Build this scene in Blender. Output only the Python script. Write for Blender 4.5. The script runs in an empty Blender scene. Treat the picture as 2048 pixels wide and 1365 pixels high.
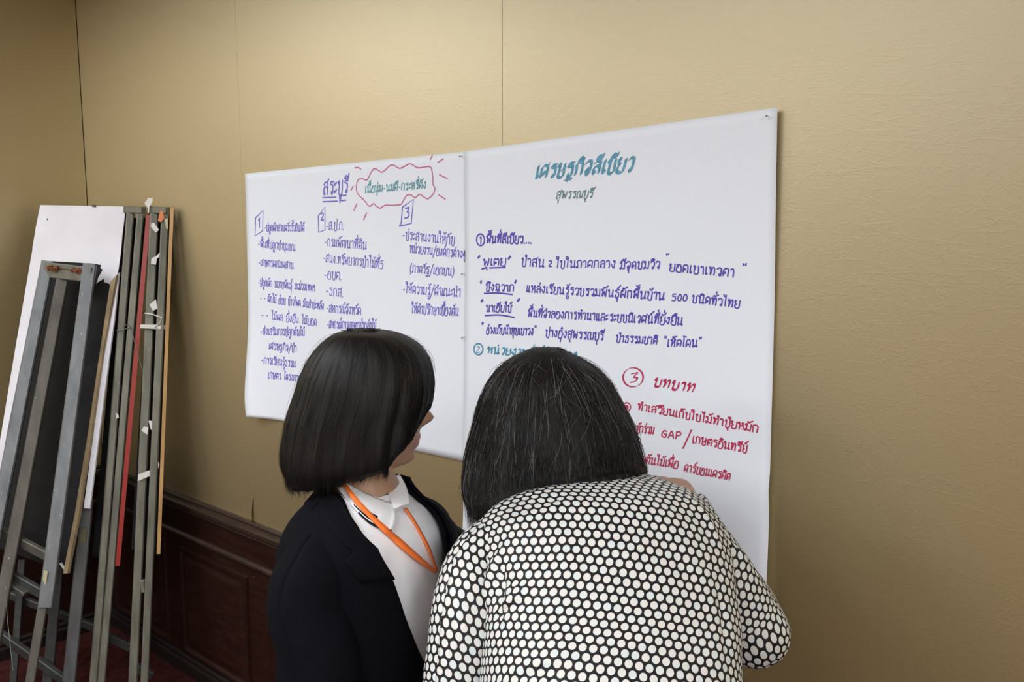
import bpy, bmesh, math, random
import numpy as np
from mathutils import Vector, Matrix, noise
from mathutils.bvhtree import BVHTree
random.seed(7); rng = np.random.default_rng(7)
SC = bpy.context.scene; COL = SC.collection

# ------------------------------------------------------------------ camera, world, lights, exposure
FPX = 1625.5; PITCH = math.atan(188.5 / FPX); YAW = math.radians(39.9)
CAM = Vector((0, -1.5, 1.65))                       # main wall is the plane y = 0
cd = bpy.data.cameras.new('camera'); cam = bpy.data.objects.new('camera', cd); COL.objects.link(cam)
cam.location = CAM; cam.rotation_euler = (math.pi / 2 - PITCH, 0, YAW)
cd.sensor_width = 36; cd.lens = FPX / 2048 * 36; cd.clip_start = 0.05; SC.camera = cam
SC.view_settings.view_transform = 'Standard'; SC.view_settings.look = 'None'
SC.view_settings.exposure = 0.0; SC.view_settings.gamma = 1; SC.view_settings.use_curve_mapping = False
w = bpy.data.worlds.new('world'); SC.world = w; w.use_nodes = True
w.node_tree.nodes['Background'].inputs[0].default_value = (0.80, 0.86, 1.0, 1); w.node_tree.nodes['Background'].inputs[1].default_value = 0.05


def ceiling_lamp(x, y, sx, sy, power, color=(.95, .975, 1)):
    l = bpy.data.lights.new('ceiling_lamp', 'AREA'); l.shape = 'RECTANGLE'; l.size = sx; l.size_y = sy; l.energy = power; l.color = color
    o = bpy.data.objects.new('ceiling_lamp', l); COL.objects.link(o); o.location = (x, y, 2.72); return o


ceiling_lamp(-3.0, -1.6, 1.4, 0.9, 36)
ceiling_lamp(-1.0, -2.1, 1.9, 0.8, 44)
ceiling_lamp(2.4, -2.6, 1.4, 1.4, 150)  # unseen lamp added to brighten the lower tall sheet and the white shirt
ceiling_lamp(-2.9, -4.2, 1.8, 0.9, 84)
ceiling_lamp(0.2, -4.4, 2.4, 0.9, 36)

# ------------------------------------------------------------------ frames
Rv = Vector((math.cos(YAW), math.sin(YAW), 0)); Fh = Vector((-math.sin(YAW), math.cos(YAW), 0)); Zv = Vector((0, 0, 1))
Fv = Fh * math.cos(PITCH) - Zv * math.sin(PITCH); Uv = Fh * math.sin(PITCH) + Zv * math.cos(PITCH)


def ray(u, v): return Fv + Rv * ((u - 1024) / FPX) - Uv * ((v - 682.5) / FPX)
def at(u, v, d): return CAM + ray(u, v) * d
def wallpt(u, v):
    d = ray(u, v); return CAM + d * (-CAM.y / d.y)


# ------------------------------------------------------------------ materials
def mat(name, col, rough=.6, metal=0., spec=.5, bump=None, var=0., varscale=8., sheen=0., stretch=None, obj=True):
    m = bpy.data.materials.new(name); m.use_nodes = True; nt = m.node_tree; b = nt.nodes['Principled BSDF']
    b.inputs['Base Color'].default_value = (*col, 1); b.inputs['Roughness'].default_value = rough
    b.inputs['Metallic'].default_value = metal; b.inputs['Specular IOR Level'].default_value = spec
    if sheen: b.inputs['Sheen Weight'].default_value = sheen
    if var or bump:
        tc = nt.nodes.new('ShaderNodeTexCoord'); mp = nt.nodes.new('ShaderNodeMapping'); nt.links.new(tc.outputs['Object'], mp.inputs[0])
        if stretch: mp.inputs['Scale'].default_value = stretch
    if var:
        n = nt.nodes.new('ShaderNodeTexNoise'); n.inputs['Scale'].default_value = varscale; n.inputs['Detail'].default_value = 6
        nt.links.new(mp.outputs[0], n.inputs['Vector'])
        cr = nt.nodes.new('ShaderNodeValToRGB'); cr.color_ramp.elements[0].position = .3; cr.color_ramp.elements[1].position = .7
        cr.color_ramp.elements[0].color = (*[c * (1 - var) for c in col], 1); cr.color_ramp.elements[1].color = (*[min(1, c * (1 + var)) for c in col], 1)
        nt.links.new(n.outputs[0], cr.inputs[0]); nt.links.new(cr.outputs[0], b.inputs['Base Color'])
    if bump:
        n2 = nt.nodes.new('ShaderNodeTexNoise'); n2.inputs['Scale'].default_value = bump[0]; n2.inputs['Detail'].default_value = 4
        nt.links.new(mp.outputs[0], n2.inputs['Vector'])
        bp = nt.nodes.new('ShaderNodeBump'); bp.inputs['Strength'].default_value = bump[1]; bp.inputs['Distance'].default_value = bump[2]
        nt.links.new(n2.outputs[0], bp.inputs['Height']); nt.links.new(bp.outputs[0], b.inputs['Normal'])
    return m


def flecks(m, col, thr=.70, scale=150, stretch=(1, 1, .10)):
    """chipped paint: small light scratches over the base colour"""
    nt = m.node_tree; b = nt.nodes['Principled BSDF']; src = b.inputs['Base Color'].links[0].from_socket
    tc = nt.nodes.new('ShaderNodeTexCoord'); mp = nt.nodes.new('ShaderNodeMapping'); mp.inputs['Scale'].default_value = stretch; nt.links.new(tc.outputs['Object'], mp.inputs[0])
    n = nt.nodes.new('ShaderNodeTexNoise'); n.inputs['Scale'].default_value = scale; n.inputs['Detail'].default_value = 5; nt.links.new(mp.outputs[0], n.inputs['Vector'])
    mr = nt.nodes.new('ShaderNodeMapRange'); mr.inputs[1].default_value = thr; mr.inputs[2].default_value = thr + .03; nt.links.new(n.outputs[0], mr.inputs[0])
    mx = nt.nodes.new('ShaderNodeMix'); mx.data_type = 'RGBA'; mx.inputs[7].default_value = (*col, 1); nt.links.new(mr.outputs[0], mx.inputs[0]); nt.links.new(src, mx.inputs[6]); nt.links.new(mx.outputs[2], b.inputs['Base Color'])


def mnode(nt, op, a=None, b=None, c=None):
    n = nt.nodes.new('ShaderNodeMath'); n.operation = op
    for i, x in enumerate((a, b, c)):
        if x is None: continue
        if isinstance(x, (int, float)): n.inputs[i].default_value = x
        else: nt.links.new(x, n.inputs[i])
    return n.outputs[0]


def wall_material():
    m = mat('gold_vinyl', (.38, .30, .165), .44, 0.85, .5); nt = m.node_tree; b = nt.nodes['Principled BSDF']
    tc = nt.nodes.new('ShaderNodeTexCoord')
    hs = []
    for ang, sc, st in ((4, 5.5, 9.), (-7, 7.5, 10.), (14, 6.5, 8.), (-38, 8.5, 6.), (52, 8.5, 5.)):   # crossing hair-fine creases
        mp = nt.nodes.new('ShaderNodeMapping'); mp.vector_type = 'TEXTURE'
        mp.inputs['Rotation'].default_value = (0, math.radians(ang), 0); mp.inputs['Scale'].default_value = (1, 1, 1 / st)
        mp.inputs['Location'].default_value = (ang * .37, 0, ang * .11)
        nt.links.new(tc.outputs['Object'], mp.inputs[0])
        n = nt.nodes.new('ShaderNodeTexNoise'); n.inputs['Scale'].default_value = sc; n.inputs['Detail'].default_value = 1.5
        n.inputs['Distortion'].default_value = .35
        nt.links.new(mp.outputs[0], n.inputs['Vector'])
        d = mnode(nt, 'ABSOLUTE', mnode(nt, 'SUBTRACT', n.outputs[0], .5))
        hs.append(mnode(nt, 'SUBTRACT', 1., mnode(nt, 'MINIMUM', mnode(nt, 'MULTIPLY', d, 58.), 1.)))
    h = hs[0]
    for x in hs[1:]: h = mnode(nt, 'ADD', h, x)
    fine = nt.nodes.new('ShaderNodeTexNoise'); fine.inputs['Scale'].default_value = 420; nt.links.new(tc.outputs['Object'], fine.inputs['Vector'])
    hh = mnode(nt, 'ADD', h, mnode(nt, 'MULTIPLY', fine.outputs[0], .55))
    bp = nt.nodes.new('ShaderNodeBump'); bp.inputs['Strength'].default_value = .065; bp.inputs['Distance'].default_value = .0009
    nt.links.new(hh, bp.inputs['Height'])
    big = nt.nodes.new('ShaderNodeTexNoise'); big.inputs['Scale'].default_value = 2.2; big.inputs['Detail'].default_value = 5; nt.links.new(tc.outputs['Object'], big.inputs['Vector'])
    cr = nt.nodes.new('ShaderNodeValToRGB'); cr.color_ramp.elements[0].position = .3; cr.color_ramp.elements[1].position = .7
    cr.color_ramp.elements[0].color = (.17, .112, .029, 1); cr.color_ramp.elements[1].color = (.205, .135, .036, 1)
    nt.links.new(big.outputs[0], cr.inputs[0])
    df = nt.nodes.new('ShaderNodeBsdfDiffuse'); gl = nt.nodes.new('ShaderNodeBsdfAnisotropic'); mx = nt.nodes.new('ShaderNodeMixShader')
    gl.distribution = 'GGX'; gl.inputs['Roughness'].default_value = .49; gl.inputs['Color'].default_value = (.86, .77, .56, 1); mx.inputs[0].default_value = .56
    nt.links.new(cr.outputs[0], df.inputs['Color'])
    lw = nt.nodes.new('ShaderNodeLayerWeight'); lw.inputs[0].default_value = .5                   # vinyl sheen grows towards grazing angles
    nt.links.new(mnode(nt, 'MULTIPLY_ADD', lw.outputs['Facing'], .58, .38), mx.inputs[0])
    for q in (df, gl): nt.links.new(bp.outputs[0], q.inputs['Normal'])
    nt.links.new(df.outputs[0], mx.inputs[1]); nt.links.new(gl.outputs[0], mx.inputs[2])
    nt.links.new(mx.outputs[0], [n for n in nt.nodes if n.type == 'OUTPUT_MATERIAL'][0].inputs[0]); nt.nodes.remove(b)
    return m


def dot_material():
    """white dots in a hexagonal lattice on black cloth, laid out in cloth metres (UV)"""
    m = mat('dotted_cloth', (.8, .82, .82), .6, 0, .25); nt = m.node_tree; b = nt.nodes['Principled BSDF']
    uv = nt.nodes.new('ShaderNodeUVMap'); uv.uv_map = 'cloth'
    mp = nt.nodes.new('ShaderNodeMapping'); mp.inputs['Rotation'].default_value = (0, 0, math.radians(-9)); nt.links.new(uv.outputs[0], mp.inputs[0])
    sp = nt.nodes.new('ShaderNodeSeparateXYZ'); nt.links.new(mp.outputs[0], sp.inputs[0])
    P = .0136; Q = P * math.sqrt(3)
    def lattice(ox, oy):
        x = mnode(nt, 'ADD', mnode(nt, 'DIVIDE', sp.outputs[0], P), ox); y = mnode(nt, 'ADD', mnode(nt, 'DIVIDE', sp.outputs[1], Q), oy)
        fx = mnode(nt, 'SUBTRACT', mnode(nt, 'FRACT', mnode(nt, 'ADD', x, 50.)), .5); fy = mnode(nt, 'SUBTRACT', mnode(nt, 'FRACT', mnode(nt, 'ADD', y, 50.)), .5)
        fy = mnode(nt, 'MULTIPLY', fy, math.sqrt(3))
        return mnode(nt, 'SQRT', mnode(nt, 'ADD', mnode(nt, 'MULTIPLY', fx, fx), mnode(nt, 'MULTIPLY', fy, fy)))
    d = mnode(nt, 'MINIMUM', lattice(0, 0), lattice(.5, .5))
    mr = nt.nodes.new('ShaderNodeMapRange'); mr.interpolation_type = 'SMOOTHSTEP'
    mr.inputs[1].default_value = .360; mr.inputs[2].default_value = .400; mr.inputs[3].default_value = 1; mr.inputs[4].default_value = 0
    nt.links.new(d, mr.inputs[0])
    n = nt.nodes.new('ShaderNodeTexNoise'); n.inputs['Scale'].default_value = 75; nt.links.new(uv.outputs[0], n.inputs['Vector'])
    cr = nt.nodes.new('ShaderNodeValToRGB'); e = cr.color_ramp.elements
    e[0].position = .35; e[0].color = (.60, .67, .69, 1); e[1].position = .65; e[1].color = (.69, .65, .64, 1)
    x = e.new(.5); x.color = (.655, .67, .635, 1); nt.links.new(n.outputs[0], cr.inputs[0])
    mx = nt.nodes.new('ShaderNodeMix'); mx.data_type = 'RGBA'; mx.inputs[6].default_value = (.012, .010, .012, 1)
    nt.links.new(mr.outputs[0], mx.inputs[0]); nt.links.new(cr.outputs[0], mx.inputs[7]); nt.links.new(mx.outputs[2], b.inputs['Base Color'])
    return m


def hair_material(name, col, rough, streak):
    m = mat(name, col, rough, 0, .2); nt = m.node_tree; b = nt.nodes['Principled BSDF']
    uv = nt.nodes.new('ShaderNodeUVMap'); uv.uv_map = 'strand'
    mp = nt.nodes.new('ShaderNodeMapping'); mp.inputs['Scale'].default_value = (160, 2.2, 1); nt.links.new(uv.outputs[0], mp.inputs[0])
    n = nt.nodes.new('ShaderNodeTexNoise'); n.inputs['Scale'].default_value = 1; n.inputs['Detail'].default_value = 4; nt.links.new(mp.outputs[0], n.inputs['Vector'])
    cr = nt.nodes.new('ShaderNodeValToRGB'); e = cr.color_ramp.elements
    e[0].position = .35; e[0].color = (*[c * .55 for c in col], 1); e[1].position = .75; e[1].color = (*[c * streak for c in col], 1)
    nt.links.new(n.outputs[0], cr.inputs[0]); nt.links.new(cr.outputs[0], b.inputs['Base Color'])
    bp = nt.nodes.new('ShaderNodeBump'); bp.inputs['Strength'].default_value = .55; bp.inputs['Distance'].default_value = .002
    nt.links.new(n.outputs[0], bp.inputs['Height']); nt.links.new(bp.outputs[0], b.inputs['Normal'])
    return m


def collar_material():
    """white knit collar with black bands near its outer edge that stop short of the point"""
    m = mat('white_knit_collar', (.90, .91, .94), .8, 0, .2); nt = m.node_tree; b = nt.nodes['Principled BSDF']
    uv = nt.nodes.new('ShaderNodeUVMap'); uv.uv_map = 'collar'; sp = nt.nodes.new('ShaderNodeSeparateXYZ'); nt.links.new(uv.outputs[0], sp.inputs[0])
    def band(a, c, u0, u1):
        i = mnode(nt, 'MULTIPLY', mnode(nt, 'GREATER_THAN', sp.outputs[1], a), mnode(nt, 'LESS_THAN', sp.outputs[1], c))
        return mnode(nt, 'MULTIPLY', i, mnode(nt, 'MULTIPLY', mnode(nt, 'GREATER_THAN', sp.outputs[0], u0), mnode(nt, 'LESS_THAN', sp.outputs[0], u1)))
    t = mnode(nt, 'MAXIMUM', band(.66, .76, .46, .74), band(.95, 1.01, .52, 1.0))
    t = mnode(nt, 'MAXIMUM', t, band(.84, .91, .46, .68))
    mx = nt.nodes.new('ShaderNodeMix'); mx.data_type = 'RGBA'; mx.inputs[6].default_value = (.90, .91, .94, 1); mx.inputs[7].default_value = (.012, .01, .014, 1)
    nt.links.new(t, mx.inputs[0]); nt.links.new(mx.outputs[2], b.inputs['Base Color'])
    return m


M = dict(
    wall=wall_material(), dots=dot_material(), collar=collar_material(),
    ceiling=mat('ceiling_white', (.8, .8, .78), .9), plain=mat('plain_wall', (.50, .43, .32), .8),
    wood=mat('mahogany', (.022, .0072, .005), .42, 0, .35, var=.35, varscale=6, stretch=(2, 8, 14)),
    rail=mat('dark_moulding', (.034, .019, .015), .36, 0, .4, var=.3, varscale=9, stretch=(2, 8, 14)),
    base=mat('dark_skirting', (.014, .010, .009), .45, 0, .4), carpet=mat('red_carpet', (.055, .014, .013), .95, 0, .1, bump=(240, .6, .004), var=.4, varscale=30),
    paper=mat('white_chart_paper', (.81, .86, .95), .62, 0, .3), groove=mat('seam_gap_core', (.16, .12, .06), .8),
    skin=mat('skin', (.42, .255, .17), .5, 0, .4, bump=(300, .08, .001), var=.06, varscale=20),
    lip=mat('lip', (.40, .17, .14), .45), brow=mat('brow_hair', (.03, .022, .018), .7), eye=mat('eye_white', (.7, .68, .66), .2), iris=mat('iris', (.02, .012, .008), .15),
    hair=hair_material('black_straight_hair', (.0055, .005, .0048), .48, 1.8), hairg=hair_material('black_greying_hair', (.0045, .0044, .0044), .55, 1.8),
    strand=mat('dark_strand', (.010, .009, .0085), .42, 0, .3), grey=mat('grey_strand', (.15, .145, .14), .4, 0, .5), brown=mat('brown_strand', (.035, .026, .022), .45, 0, .3),
    blazer=mat('navy_black_wool', (.0030, .0033, .0055), .85, 0, .09, bump=(900, .25, .0006)), shirt=mat('white_knit_shirt', (.90, .91, .95), .75, 0, .25, bump=(500, .12, .0006)),
    trousers=mat('dark_trousers', (.02, .02, .025), .85), shoe=mat('black_shoe', (.015, .015, .015), .4), orange=mat('orange_ribbon', (.95, .20, .035), .55, 0, .3),
    blue=mat('violet_blue_marker', (.17, .145, .62), .5), purple=mat('violet_marker', (.10, .06, .46), .5), teal=mat('teal_marker', (.10, .33, .40), .5),
    sky=mat('blue_green_marker', (.085, .30, .45), .5, var=.35, varscale=90), pink=mat('pink_marker', (.58, .14, .30), .5), red=mat('crimson_marker', (.50, .025, .10), .5, var=.2, varscale=80), grey_ink=mat('grey_green_marker', (.13, .24, .27), .5),
    metal=mat('worn_grey_paint', (.15, .158, .168), .45, .35, .5, var=.28, varscale=22, stretch=(1, 1, .25)), olive=mat('olive_grey_paint', (.17, .168, .135), .5, .3, .5, var=.3, varscale=26, stretch=(1, 1, .2)),
    dull=mat('dull_brown_grey_metal', (.095, .088, .075), .55, .3, .5, var=.3, varscale=24, stretch=(1, 1, .2)), dark_metal=mat('dark_grey_metal', (.055, .058, .058), .5, .3, .5, var=.3, varscale=24),
    black=mat('black_board_cloth', (.014, .014, .015), .85, 0, .2, var=.2, varscale=12), card=mat('white_card', (.66, .66, .72), .7, 0, .3, var=.05, varscale=8),
    ply=mat('raw_wood_edge', (.33, .25, .15), .75, 0, .2, var=.3, varscale=30, stretch=(1, 1, .2)), yellowwood=mat('varnished_wood_edge', (.40, .23, .085), .55, 0, .4, var=.25, varscale=30, stretch=(1, 1, .2)),
    redboard=mat('red_paint', (.27, .013, .009), .5), rust=mat('rust', (.16, .055, .025), .9, 0, .2, var=.5, varscale=90), tape=mat('white_tape', (.62, .62, .60), .5), ytape=mat('yellowed_tape', (.45, .42, .26), .5), otape=mat('orange_tape', (.62, .17, .05), .5),
    wire=mat('steel_wire', (.25, .25, .24), .35, .8), pin=mat('steel_pin', (.35, .33, .28), .3, .9), penred=mat('red_pen_barrel', (.45, .02, .04), .35), penwhite=mat('white_pen_barrel', (.75, .75, .75), .35),
)

flecks(M['metal'], (.42, .43, .44)); flecks(M['olive'], (.32, .31, .26)); flecks(M['dull'], (.30, .29, .27))
flecks(M['wood'], (.10, .06, .045), .74, 30, (1, 1, 1))

# ------------------------------------------------------------------ object helpers
def tag(o, label=None, cat=None, group=None, kind=None):
    for k, v in (('label', label), ('category', cat), ('group', group), ('kind', kind)):
        if v: o[k] = v
    return o


def obj(name, verts, faces, m, parent=None, smooth=False, uvs=None, uvname='UVMap', fmat=None):
    me = bpy.data.meshes.new(name); me.from_pydata([tuple(v) for v in verts], [], faces); me.validate()
    for x in (m if isinstance(m, (list, tuple)) else [m]): me.materials.append(x)
    if uvs is not None:
        l = me.uv_layers.new(name=uvname)
        vi = np.zeros(len(me.loops), dtype=np.int32); me.loops.foreach_get('vertex_index', vi)
        l.data.foreach_set('uv', np.asarray(uvs, dtype=np.float32)[vi].ravel())
    if fmat is not None: me.polygons.foreach_set('material_index', np.asarray(fmat, dtype=np.int32))
    if smooth: me.polygons.foreach_set('use_smooth', [True] * len(me.polygons))
    o = bpy.data.objects.new(name, me); COL.objects.link(o)
    if parent is not None:
        o.parent = parent; o.matrix_parent_inverse = Matrix.LocRotScale(parent.location, None, None).inverted()
    return o


def empty(name, loc):
    o = bpy.data.objects.new(name, None); COL.objects.link(o); o.location = loc; return o


class MB:
    """collects shapes that belong to one part"""
    def __init__(s): s.v = []; s.f = []
    def add(s, v, f):
        k = len(s.v); s.v += [Vector(p) for p in v]; s.f += [tuple(i + k for i in q) for q in f]; return s
    def box(s, x0, x1, y0, y1, z0, z1):
        v = [(x, y, z) for x in (x0, x1) for y in (y0, y1) for z in (z0, z1)]
        return s.add(v, [(0, 1, 3, 2), (4, 6, 7, 5), (0, 4, 5, 1), (2, 3, 7, 6), (0, 2, 6, 4), (1, 5, 7, 3)])
    def bar(s, p0, p1, w, d, side, chamfer=.15):
        """square tube from p0 to p1, w wide along `side`, d deep, chamfered edges"""
        p0 = Vector(p0); p1 = Vector(p1); a = (p1 - p0).normalized(); x = (side - a * side.dot(a)).normalized(); y = a.cross(x)
        c = min(w, d) * chamfer; hw, hd = w / 2, d / 2
        pr = [(-hw + c, -hd), (hw - c, -hd), (hw, -hd + c), (hw, hd - c), (hw - c, hd), (-hw + c, hd), (-hw, hd - c), (-hw, -hd + c)]
        v = [p + x * i + y * j for p in (p0, p1) for i, j in pr]; n = 8
        f = [(i, (i + 1) % n, n + (i + 1) % n, n + i) for i in range(n)] + [tuple(range(n))[::-1], tuple(range(n, 2 * n))]
        return s.add(v, f)
    def tube(s, pts, r, n=10):
        v, f = loft([ring for ring in tube_rings(pts, r, n)], True); return s.add(v, f)
    def plate(s, pts, nrm, t):
        """flat polygon given by its outline, t thick along nrm"""
        n = len(pts); v = [Vector(p) for p in pts] + [Vector(p) + nrm * t for p in pts]
        return s.add(v, [tuple(range(n))[::-1], tuple(range(n, 2 * n))] + [(i, (i + 1) % n, n + (i + 1) % n, n + i) for i in range(n)])
    def build(s, name, m, parent=None, smooth=False): return obj(name, s.v, s.f, m, parent, smooth)


def tube_rings(pts, r, n=10, flat=1.0, up=None):
    pts = [Vector(p) for p in pts]; rr = r if hasattr(r, '__len__') else [r] * len(pts); out = []
    x = None
    for i, p in enumerate(pts):
        t = (pts[min(i + 1, len(pts) - 1)] - pts[max(i - 1, 0)]).normalized()
        if x is None:
            ref = up if up is not None else (Zv if abs(t.z) < .9 else Vector((1, 0, 0))); x = (ref - t * ref.dot(t)).normalized()
        else: x = (x - t * x.dot(t)).normalized()
        y = t.cross(x)
        out.append([p + x * (math.cos(a) * rr[i]) + y * (math.sin(a) * rr[i] * flat) for a in [2 * math.pi * k / n for k in range(n)]])
    return out


def loft(rings, caps=True, closed=True):
    n = len(rings[0]); v = [p for r in rings for p in r]; f = []
    for i in range(len(rings) - 1):
        for j in range(n if closed else n - 1):
            a = i * n + j; b = i * n + (j + 1) % n; f.append((a, b, b + n, a + n))
    if caps and closed:
        f.append(tuple(range(n))[::-1]); f.append(tuple(range((len(rings) - 1) * n, len(rings) * n)))
    return v, f


def crom(P, k):
    """Catmull-Rom through rows of P, k samples per span"""
    P = np.asarray(P, float); n = len(P)
    if n < 3: return np.array([P[0] + (P[-1] - P[0]) * t for t in np.linspace(0, 1, k + 1)])
    Q = np.vstack([2 * P[0] - P[1], P, 2 * P[-1] - P[-2]]); out = []
    for i in range(n - 1):
        a, b, c, d = Q[i:i + 4]
        for t in np.linspace(0, 1, k, endpoint=False):
            out.append(.5 * (2 * b + (c - a) * t + (2 * a - 5 * b + 4 * c - d) * t * t + (3 * b - a - 3 * c + d) * t ** 3))
    out.append(P[-1]); return np.array(out)


def solid(o, t, off=0.):
    md = o.modifiers.new('thickness', 'SOLIDIFY'); md.thickness = t; md.offset = off; return o


def bevel(o, wd, seg=2):
    md = o.modifiers.new('bevel', 'BEVEL'); md.width = wd; md.segments = seg; md.limit_method = 'ANGLE'; return o


# ------------------------------------------------------------------ room
XL = -3.564; XR = 3.36; YB = -5.6; ZC = 2.75
seams = [XL, -2.4045, -1.2845, -0.12, 1.04, 2.2, XR]
wb = MB()
for a, b in zip(seams[:-1], seams[1:]):
    wb.box(a + .0004, b - .0004, 0, .05, .70, ZC)
tag(bevel(wb.build('wall_back', M['wall']), .0010, 3), kind='structure')
tag(MB().box(XL, XR, .03, .12, 0, ZC).build('wall_back_core', M['groove']), kind='structure')  # plain brown core behind the narrow gaps between the vinyl panels
fl = [[Vector((-2.404 + a, -.0012 - .010 * math.sin(q * 1.5) * (a + .014) / .014, .717 + .085 * (1 - q))) for a in (-.014, -.009, -.004, 0)] for q in np.linspace(0, 1, 9)]
v, f = loft(fl, False, False); flap = obj('wall_back_flap', v, f, M['wall'], None, True); tag(flap, kind='structure')
sid = MB()
for a, b in zip([YB, -4.3, -3.1, -1.9, -.75], [-4.3, -3.1, -1.9, -.75, -.001]):
    sid.box(XL - .05, XL, a + .0008, b - .0008, .70, ZC)
tag(bevel(sid.build('wall_left', M['wall']), .0010, 3), kind='structure')
tag(MB().box(XL - .2, XL - .04, YB, .12, 0, ZC).build('wall_left_core', M['groove']), kind='structure')
tag(MB().box(XR, XR + .1, YB, .12, 0, ZC).build('wall_right', M['plain']), kind='structure')
tag(MB().box(XL - .2, XR + .1, YB - .1, YB, 0, ZC).build('wall_front', M['plain']), kind='structure')
tag(MB().box(XL - .2, XR + .1, YB - .1, .12, -.1, 0).build('floor', M['carpet']), kind='structure')
tag(MB().box(XL - .2, XR + .1, YB - .1, .12, ZC, ZC + .1).build('ceiling', M['ceiling']), kind='structure')


def profile_run(name, prof, m, along='x', a=XL, b=XR):
    """moulding: profile (out from wall, z) swept along a wall"""
    n = len(prof); v = []
    for s in (a, b):
        for o_, z in prof: v.append((s, -o_, z) if along == 'x' else (XL + o_, s, z))
    f = [(i, i + 1, n + i + 1, n + i) for i in range(n - 1)] + [tuple(range(n)), tuple(range(n, 2 * n))[::-1]]
    o = obj(name, v, f, m); tag(o, kind='structure'); return o


rail = [(0, .716), (.012, .716), (.016, .709), (.014, .702), (.022, .697), (.027, .688), (.027, .676), (.019, .668), (.020, .662), (.012, .655), (.009, .648), (0, .648)]
mold2 = [(.005, .572), (.012, .571), (.018, .563), (.018, .555), (.011, .547), (.005, .545)]
skirt = [(0, .075), (.012, .075), (.018, .066), (.016, .055), (.022, .045), (.022, 0), (0, 0)]
for ax, a, b, side in (('x', XL, XR, 'back'), ('y', YB, 0, 'left')):
    profile_run('trim_1' if side == 'back' else 'trim_2', rail, M['rail'], ax, a, b)
    profile_run('trim_3' if side == 'back' else 'trim_4', mold2, M['rail'], ax, a, b)
    profile_run('baseboard_' + side, skirt, M['base'], ax, a, b)
    # wainscot boards with raised and fielded panels
    p = MB()
    if ax == 'x': p.box(a, b, -.006, .04, 0, .70)
    else: p.box(XL - .04, XL + .006, a, b, 0, .70)
    xs = np.arange(a, b + .01, .58) if ax == 'x' else np.arange(a, b, .56)
    for x0 in xs[:-1]:
        x0 = x0 + .05 + (.02 if ax == 'x' else 0); x1 = x0 + .47
        for ins, out in ((0, .016), (.02, .008), (.035, .014)):
            pass
        z0, z1 = .085, .51
        rings = []
        for ins, out in ((0, .006), (.004, .017), (.014, .017), (.022, .009), (.034, .009), (.052, .015), (.06, .015)):
            c = [(x0 + ins, z0 + ins), (x1 - ins, z0 + ins), (x1 - ins, z1 - ins), (x0 + ins, z1 - ins)]
            rings.append([Vector((x, -out, z)) if ax == 'x' else Vector((XL + out, x, z)) for x, z in c])
        v, f = loft(rings, False); f.append(tuple(range(len(v) - 4, len(v)))); p.add(v, f)
    tag(p.build('wall_%s_wainscot' % side, M['wood']), kind='structure')

# ------------------------------------------------------------------ chart papers and handwriting
def poff(x, z, upper=None):
    """how far the paper stands off the wall"""
    n = noise.noise(Vector((x * 3.1, z * 2.3, 4.2))) * .0060 + noise.noise(Vector((x * 9, z * 5, 1.7))) * .0012
    o = .0062 + n
    # left sheet: bottom-left corner curls out; right sheet lies over the left one
    if (x < -1.404) if upper is None else not upper:
        o += .045 * max(0, (-2.18 - x) / .2) ** 2 * max(0, min(1, (1.45 - z) / .36)) ** 1.5
    else:
        o += .0045
        cz = 1.172 + (x + .95) * .02; o += .0065 * math.exp(-((z - cz) / .030) ** 2) * max(0, min(1, (x + 1.05) * 4))
        if z < 1.2: o += .010 * math.sin((z - .6) * 10 + x * 4) * min(1, (1.2 - z) * 5) * .5 + .004 * min(1, (1.2 - z) * 5)
    return max(.0016, o)


def sheet(name, L, Rr, name_up, n=40):
    """L and Rr: left and right edge polylines in wall pixels, top to bottom"""
    def edge(pts):
        q = np.array([[wallpt(u, v).x, wallpt(u, v).z] for u, v in pts]); return crom(q, 12)
    l, r = edge(L), edge(Rr)
    def samp(e, t):
        k = t * (len(e) - 1); i = min(int(k), len(e) - 2); return e[i] + (e[i + 1] - e[i]) * (k - i)
    v = []
    for i in range(n + 1):
        for j in range(n + 1):
            a = samp(l, i / n); b = samp(r, i / n); q = a + (b - a) * (j / n); v.append((q[0], -poff(q[0], q[1], name_up), q[1]))
    f = [(i * (n + 1) + j, (i + 1) * (n + 1) + j, (i + 1) * (n + 1) + j + 1, i * (n + 1) + j + 1) for i in range(n) for j in range(n)]
    o = obj(name, v, f, M['paper'], None, True); solid(o, .0003, 0); return o


paperL = sheet('chart_paper', [(492, 348), (496, 470), (502, 640), (508, 770), (515, 830)], [(940, 303.5), (939, 510), (938, 720), (937, 924)], False)
tag(paperL, 'white wide sheet with blue numbered lists and a pink cloud drawn at its top', 'chart paper', 'handwritten sheets pinned on the gold wall')
paperR = sheet('chart_paper', [(936, 304), (935, 520), (934, 760), (932, 1110)], [(1561, 217), (1555, 480), (1548, 800), (1539, 1262)], True)
tag(paperR, 'white tall sheet with large blue-green heading and crimson list, the higher of the two', 'chart paper', 'handwritten sheets pinned on the gold wall')

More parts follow.
